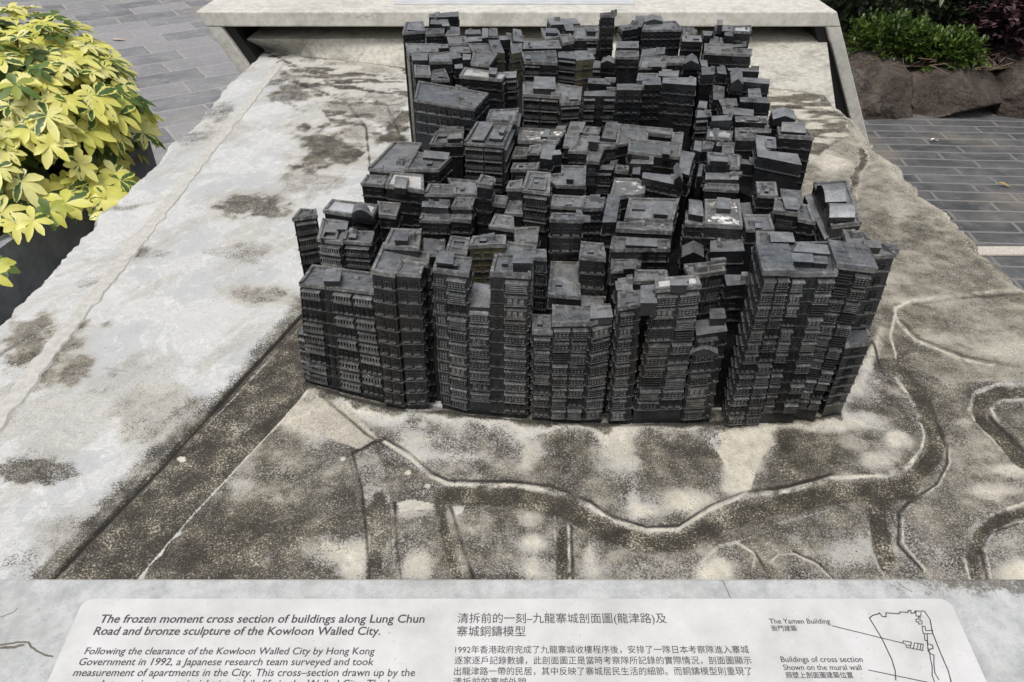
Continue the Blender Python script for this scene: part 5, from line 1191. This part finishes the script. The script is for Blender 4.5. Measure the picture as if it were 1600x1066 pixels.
def rock(name, px0, px1, ytop, depth, label, seed):
    p0, p1 = at(px0, 187, FLOOR), at(px1, 187, FLOOR); y0 = p0.y
    # height of the rock's brow above the paving at its own distance
    a = R(PITCH) + math.atan((ytop - CY) / FPX); zt = CAMZ - (y0 + .16) * math.tan(a)
    bm_ = bmesh.new(); bmesh.ops.create_cube(bm_, size=1); bmesh.ops.subdivide_edges(bm_, edges=bm_.edges[:], cuts=22, use_grid_fill=True)
    rr = random.Random(seed); off = Vector((rr.random() * 50, rr.random() * 50, 3)); wd = p1.x - p0.x; hgt = zt - FLOOR + .1
    planes = [(Vector((rr.uniform(-.6, .6), -1, rr.uniform(-.1, .35))).normalized(), .42), (Vector((rr.uniform(-.5, .5), -.35, 1)).normalized(), .40)] + [(Vector((rr.uniform(-1, 1), rr.uniform(-1, .1), rr.uniform(-.1, 1))).normalized(), rr.uniform(.36, .50)) for _ in range(6)]
    for v in bm_.verts:
        p = v.co.copy()
        for (nr, dd) in planes:
            e = p.dot(nr) - dd
            if e > 0: p -= nr * e
        p += noise.noise_vector(p * 2.3 + off) * .03 + noise.noise_vector(p * 7 + off) * .022 + noise.noise_vector(p * 18 + off) * .010
        v.co = Vector((p0.x + wd / 2 + p.x * wd * .97, y0 + depth / 2 + p.y * depth, FLOOR - .06 + hgt / 2 + p.z * hgt))
    me_ = bpy.data.meshes.new(name); bm_.to_mesh(me_); bm_.free(); me_.materials.append(rockm)
    o = bpy.data.objects.new(name, me_); C.objects.link(o); tag(o, label, 'rock', 'rocks edging the planted bed')
rock('edging_rock', 1318, 1440, 108, .6, 'broad flat faced brown rock next to the leg of the concrete frame', 5)
rock('edging_rock', 1432, 1578, 116, .6, 'wide sloping brown rock in the middle of the bed edge, under the green ferny bush', 9)
rock('edging_rock', 1568, 1700, 106, .6, 'upright reddish brown rock below the purple leaved bush', 14)
rock('edging_rock', 1690, 1850, 110, .6, 'brown rock at the end of the bed edge, past the reddish upright one', 21)
# ground of the bed behind the rocks
bed = MB(); nb_ = 40
for i in range(nb_):
    for j in range(12):
        q = []
        for (a, c) in ((i, j), (i + 1, j), (i + 1, j + 1), (i, j + 1)):
            x = 2.15 + a * .15; y = 5.1 + c * .25; q.append(Vector((x, y, -.47 + c * .022 + noise.noise(Vector((x * 4, y * 4, 0))) * .03)))
        bed.poly(q)
o = bed.build('planting_bed', soil, smooth=True); tag(o, kind='structure')
# dry twigs and fallen leaves on the bed
tw, n, l, b = mat('dry_twig'); b.inputs['Base Color'].default_value = (.17, .125, .085, 1); b.inputs['Roughness'].default_value = .9
g = MB()
for i in range(420):
    p = Vector((rs.uniform(2.2, 4.9), rs.uniform(4.95, 5.5), 0)); p.z = -.425 + (p.y - 5.1) * .06 + rs.uniform(0, .03); a = rs.uniform(0, 6.28); Lt = rs.uniform(.03, .16)
    tube(g, p, p + Vector((math.cos(a) * Lt, math.sin(a) * Lt * .6, rs.uniform(-.05, .03))), .0035, .0015, 4)
tag(g.build('leaf_litter', tw), 'dry brown twigs scattered over the soil behind the rocks', 'leaf litter', kind='stuff')

GRN = leaf_mat('fern_green_leaf', [(0, (.03, .06, .012)), (.5, (.055, .10, .017)), (1, (.14, .21, .034))], trans=.3)
DKG = leaf_mat('dark_hedge_leaf', [(0, (.012, .02, .009)), (.5, (.028, .045, .018)), (1, (.05, .075, .03))], trans=.12)
PUR = leaf_mat('purple_leaf', [(0, (.02, .012, .016)), (.5, (.05, .026, .034)), (1, (.20, .115, .13))], trans=.15)
def bush(name, label, c, r_, n_, L, m, seed, segs=2, ww=.42, tr=(0, 1), sprig=6, stemn=8):
    rr = random.Random(seed); root = empty(name, (c.x, c.y, -.45)); tag(root, label, 'bush'); lf = Leaves(); sm_ = MB()
    for i in range(n_):
        d = Vector((rr.gauss(0, 1), rr.gauss(0, 1), rr.gauss(.2, 1))).normalized(); k_ = rr.random() ** .4
        k_ *= .82 + .3 * noise.noise(d * 2.6 + Vector((seed, 0, 0)))
        p = c + Vector((d.x * r_.x, d.y * r_.y, d.z * r_.z)) * k_
        if p.z < -.47: continue
        ax = (d + Vector((rr.uniform(-.9, .9), rr.uniform(-.9, .9), .25))).normalized(); tone = rr.uniform(*tr)
        for s_ in range(sprig):
            dd = ax + Vector((rr.uniform(-1, 1), rr.uniform(-1, 1), rr.uniform(-.6, .8))) * .9
            lf.leaf(p + ax * L * .35 * s_, dd, Vector((0, 0, 1)), L * rr.uniform(.7, 1.3), L * ww, min(1, max(0, tone + rr.uniform(-.15, .15))), 0, droop=.2, segs=segs)
    for i in range(stemn):
        a = Vector((c.x + rr.uniform(-.4, .4) * r_.x, c.y + rr.uniform(-.3, .3) * r_.y, -.5)); tube(sm_, a, Vector((a.x + rr.uniform(-.1, .1), a.y + rr.uniform(-.1, .1), c.z + r_.z * .3)), .012, .005)
    lf.build('foliage', m, root); sm_.build('stem', bark, root)
bush('ferny_bush', 'bright green ferny bush beside the leg of the concrete frame', Vector((2.58, 5.30, -.34)), Vector((.34, .22, .15)), 700, .036, GRN, 3, ww=.5, sprig=6)
bush('ferny_bush', 'bright green ferny bush dipping over the brow of the middle rock', Vector((2.93, 5.18, -.39)), Vector((.22, .20, .13)), 460, .036, GRN, 4, ww=.5, sprig=6)
bush('purple_bush', 'dark bush with dusky purple pink leaves above the reddish rock', Vector((3.47, 5.36, -.28)), Vector((.34, .26, .30)), 460, .065, PUR, 8, segs=3, ww=.5, sprig=5)
bush('dark_bush', 'very dark green bush directly behind the ferny bushes', Vector((2.75, 5.75, -.05)), Vector((.75, .34, .55)), 1100, .06, DKG, 12, ww=.5, sprig=5)
bush('dark_bush', 'very dark green bush filling the gap between the ferny and the purple bushes', Vector((3.35, 5.75, -.05)), Vector((.6, .38, .6)), 800, .06, DKG, 13, ww=.5, sprig=5)
bush('dark_bush', 'very dark bush standing behind the purple bush', Vector((4.1, 5.95, .0)), Vector((.8, .4, .65)), 800, .065, DKG, 15, ww=.5, sprig=5)
bush('dark_bush', 'tall dark bush rising behind the concrete frame corner', Vector((2.35, 6.25, .1)), Vector((.55, .4, .75)), 700, .065, DKG, 16, ww=.5, sprig=5)

# small litter on the paving
def litter(name, u, v, L, W, rot, colr, label):
    p = at(u, v, FLOOR + .012); m, n, l, b = mat(name); b.inputs['Base Color'].default_value = (*colr, 1); b.inputs['Roughness'].default_value = .7
    g = MB(); c, s_ = math.cos(rot), math.sin(rot); K = 8; top_, bot_ = [], []
    for i in range(K + 1):
        t = i / K; w_ = W * math.sin(math.pi * min(1, t * .94 + .03)) ** .8
        for q, sg in ((top_, 1), (bot_, -1)):
            x, y = (t - .5) * L, sg * w_ / 2; q.append(Vector((p.x + c * x - s_ * y, p.y + s_ * x + c * y, p.z + .006 * math.sin(t * 5) + .004)))
    mid = [(a + b2) / 2 - Vector((0, 0, .004)) for a, b2 in zip(top_, bot_)]
    for i in range(K): g.poly([bot_[i], bot_[i + 1], mid[i + 1], mid[i]]); g.poly([mid[i], mid[i + 1], top_[i + 1], top_[i]])
    tag(g.build(name, m), label, 'litter')
litter('fallen_leaf', 185, 62, .11, .05, .1, (.42, .34, .27), 'pale dry oval leaf lying on the grey slate path beyond the shrub')
litter('fallen_leaf', 1569, 289, .06, .022, -.5, (.40, .28, .06), 'small yellow leaf on the dark paving near the pale granite strip')
litter('paper_scrap', 1460, 219, .05, .02, .1, (.75, .75, .74), 'tiny white scrap on the dark paving below the rocks')
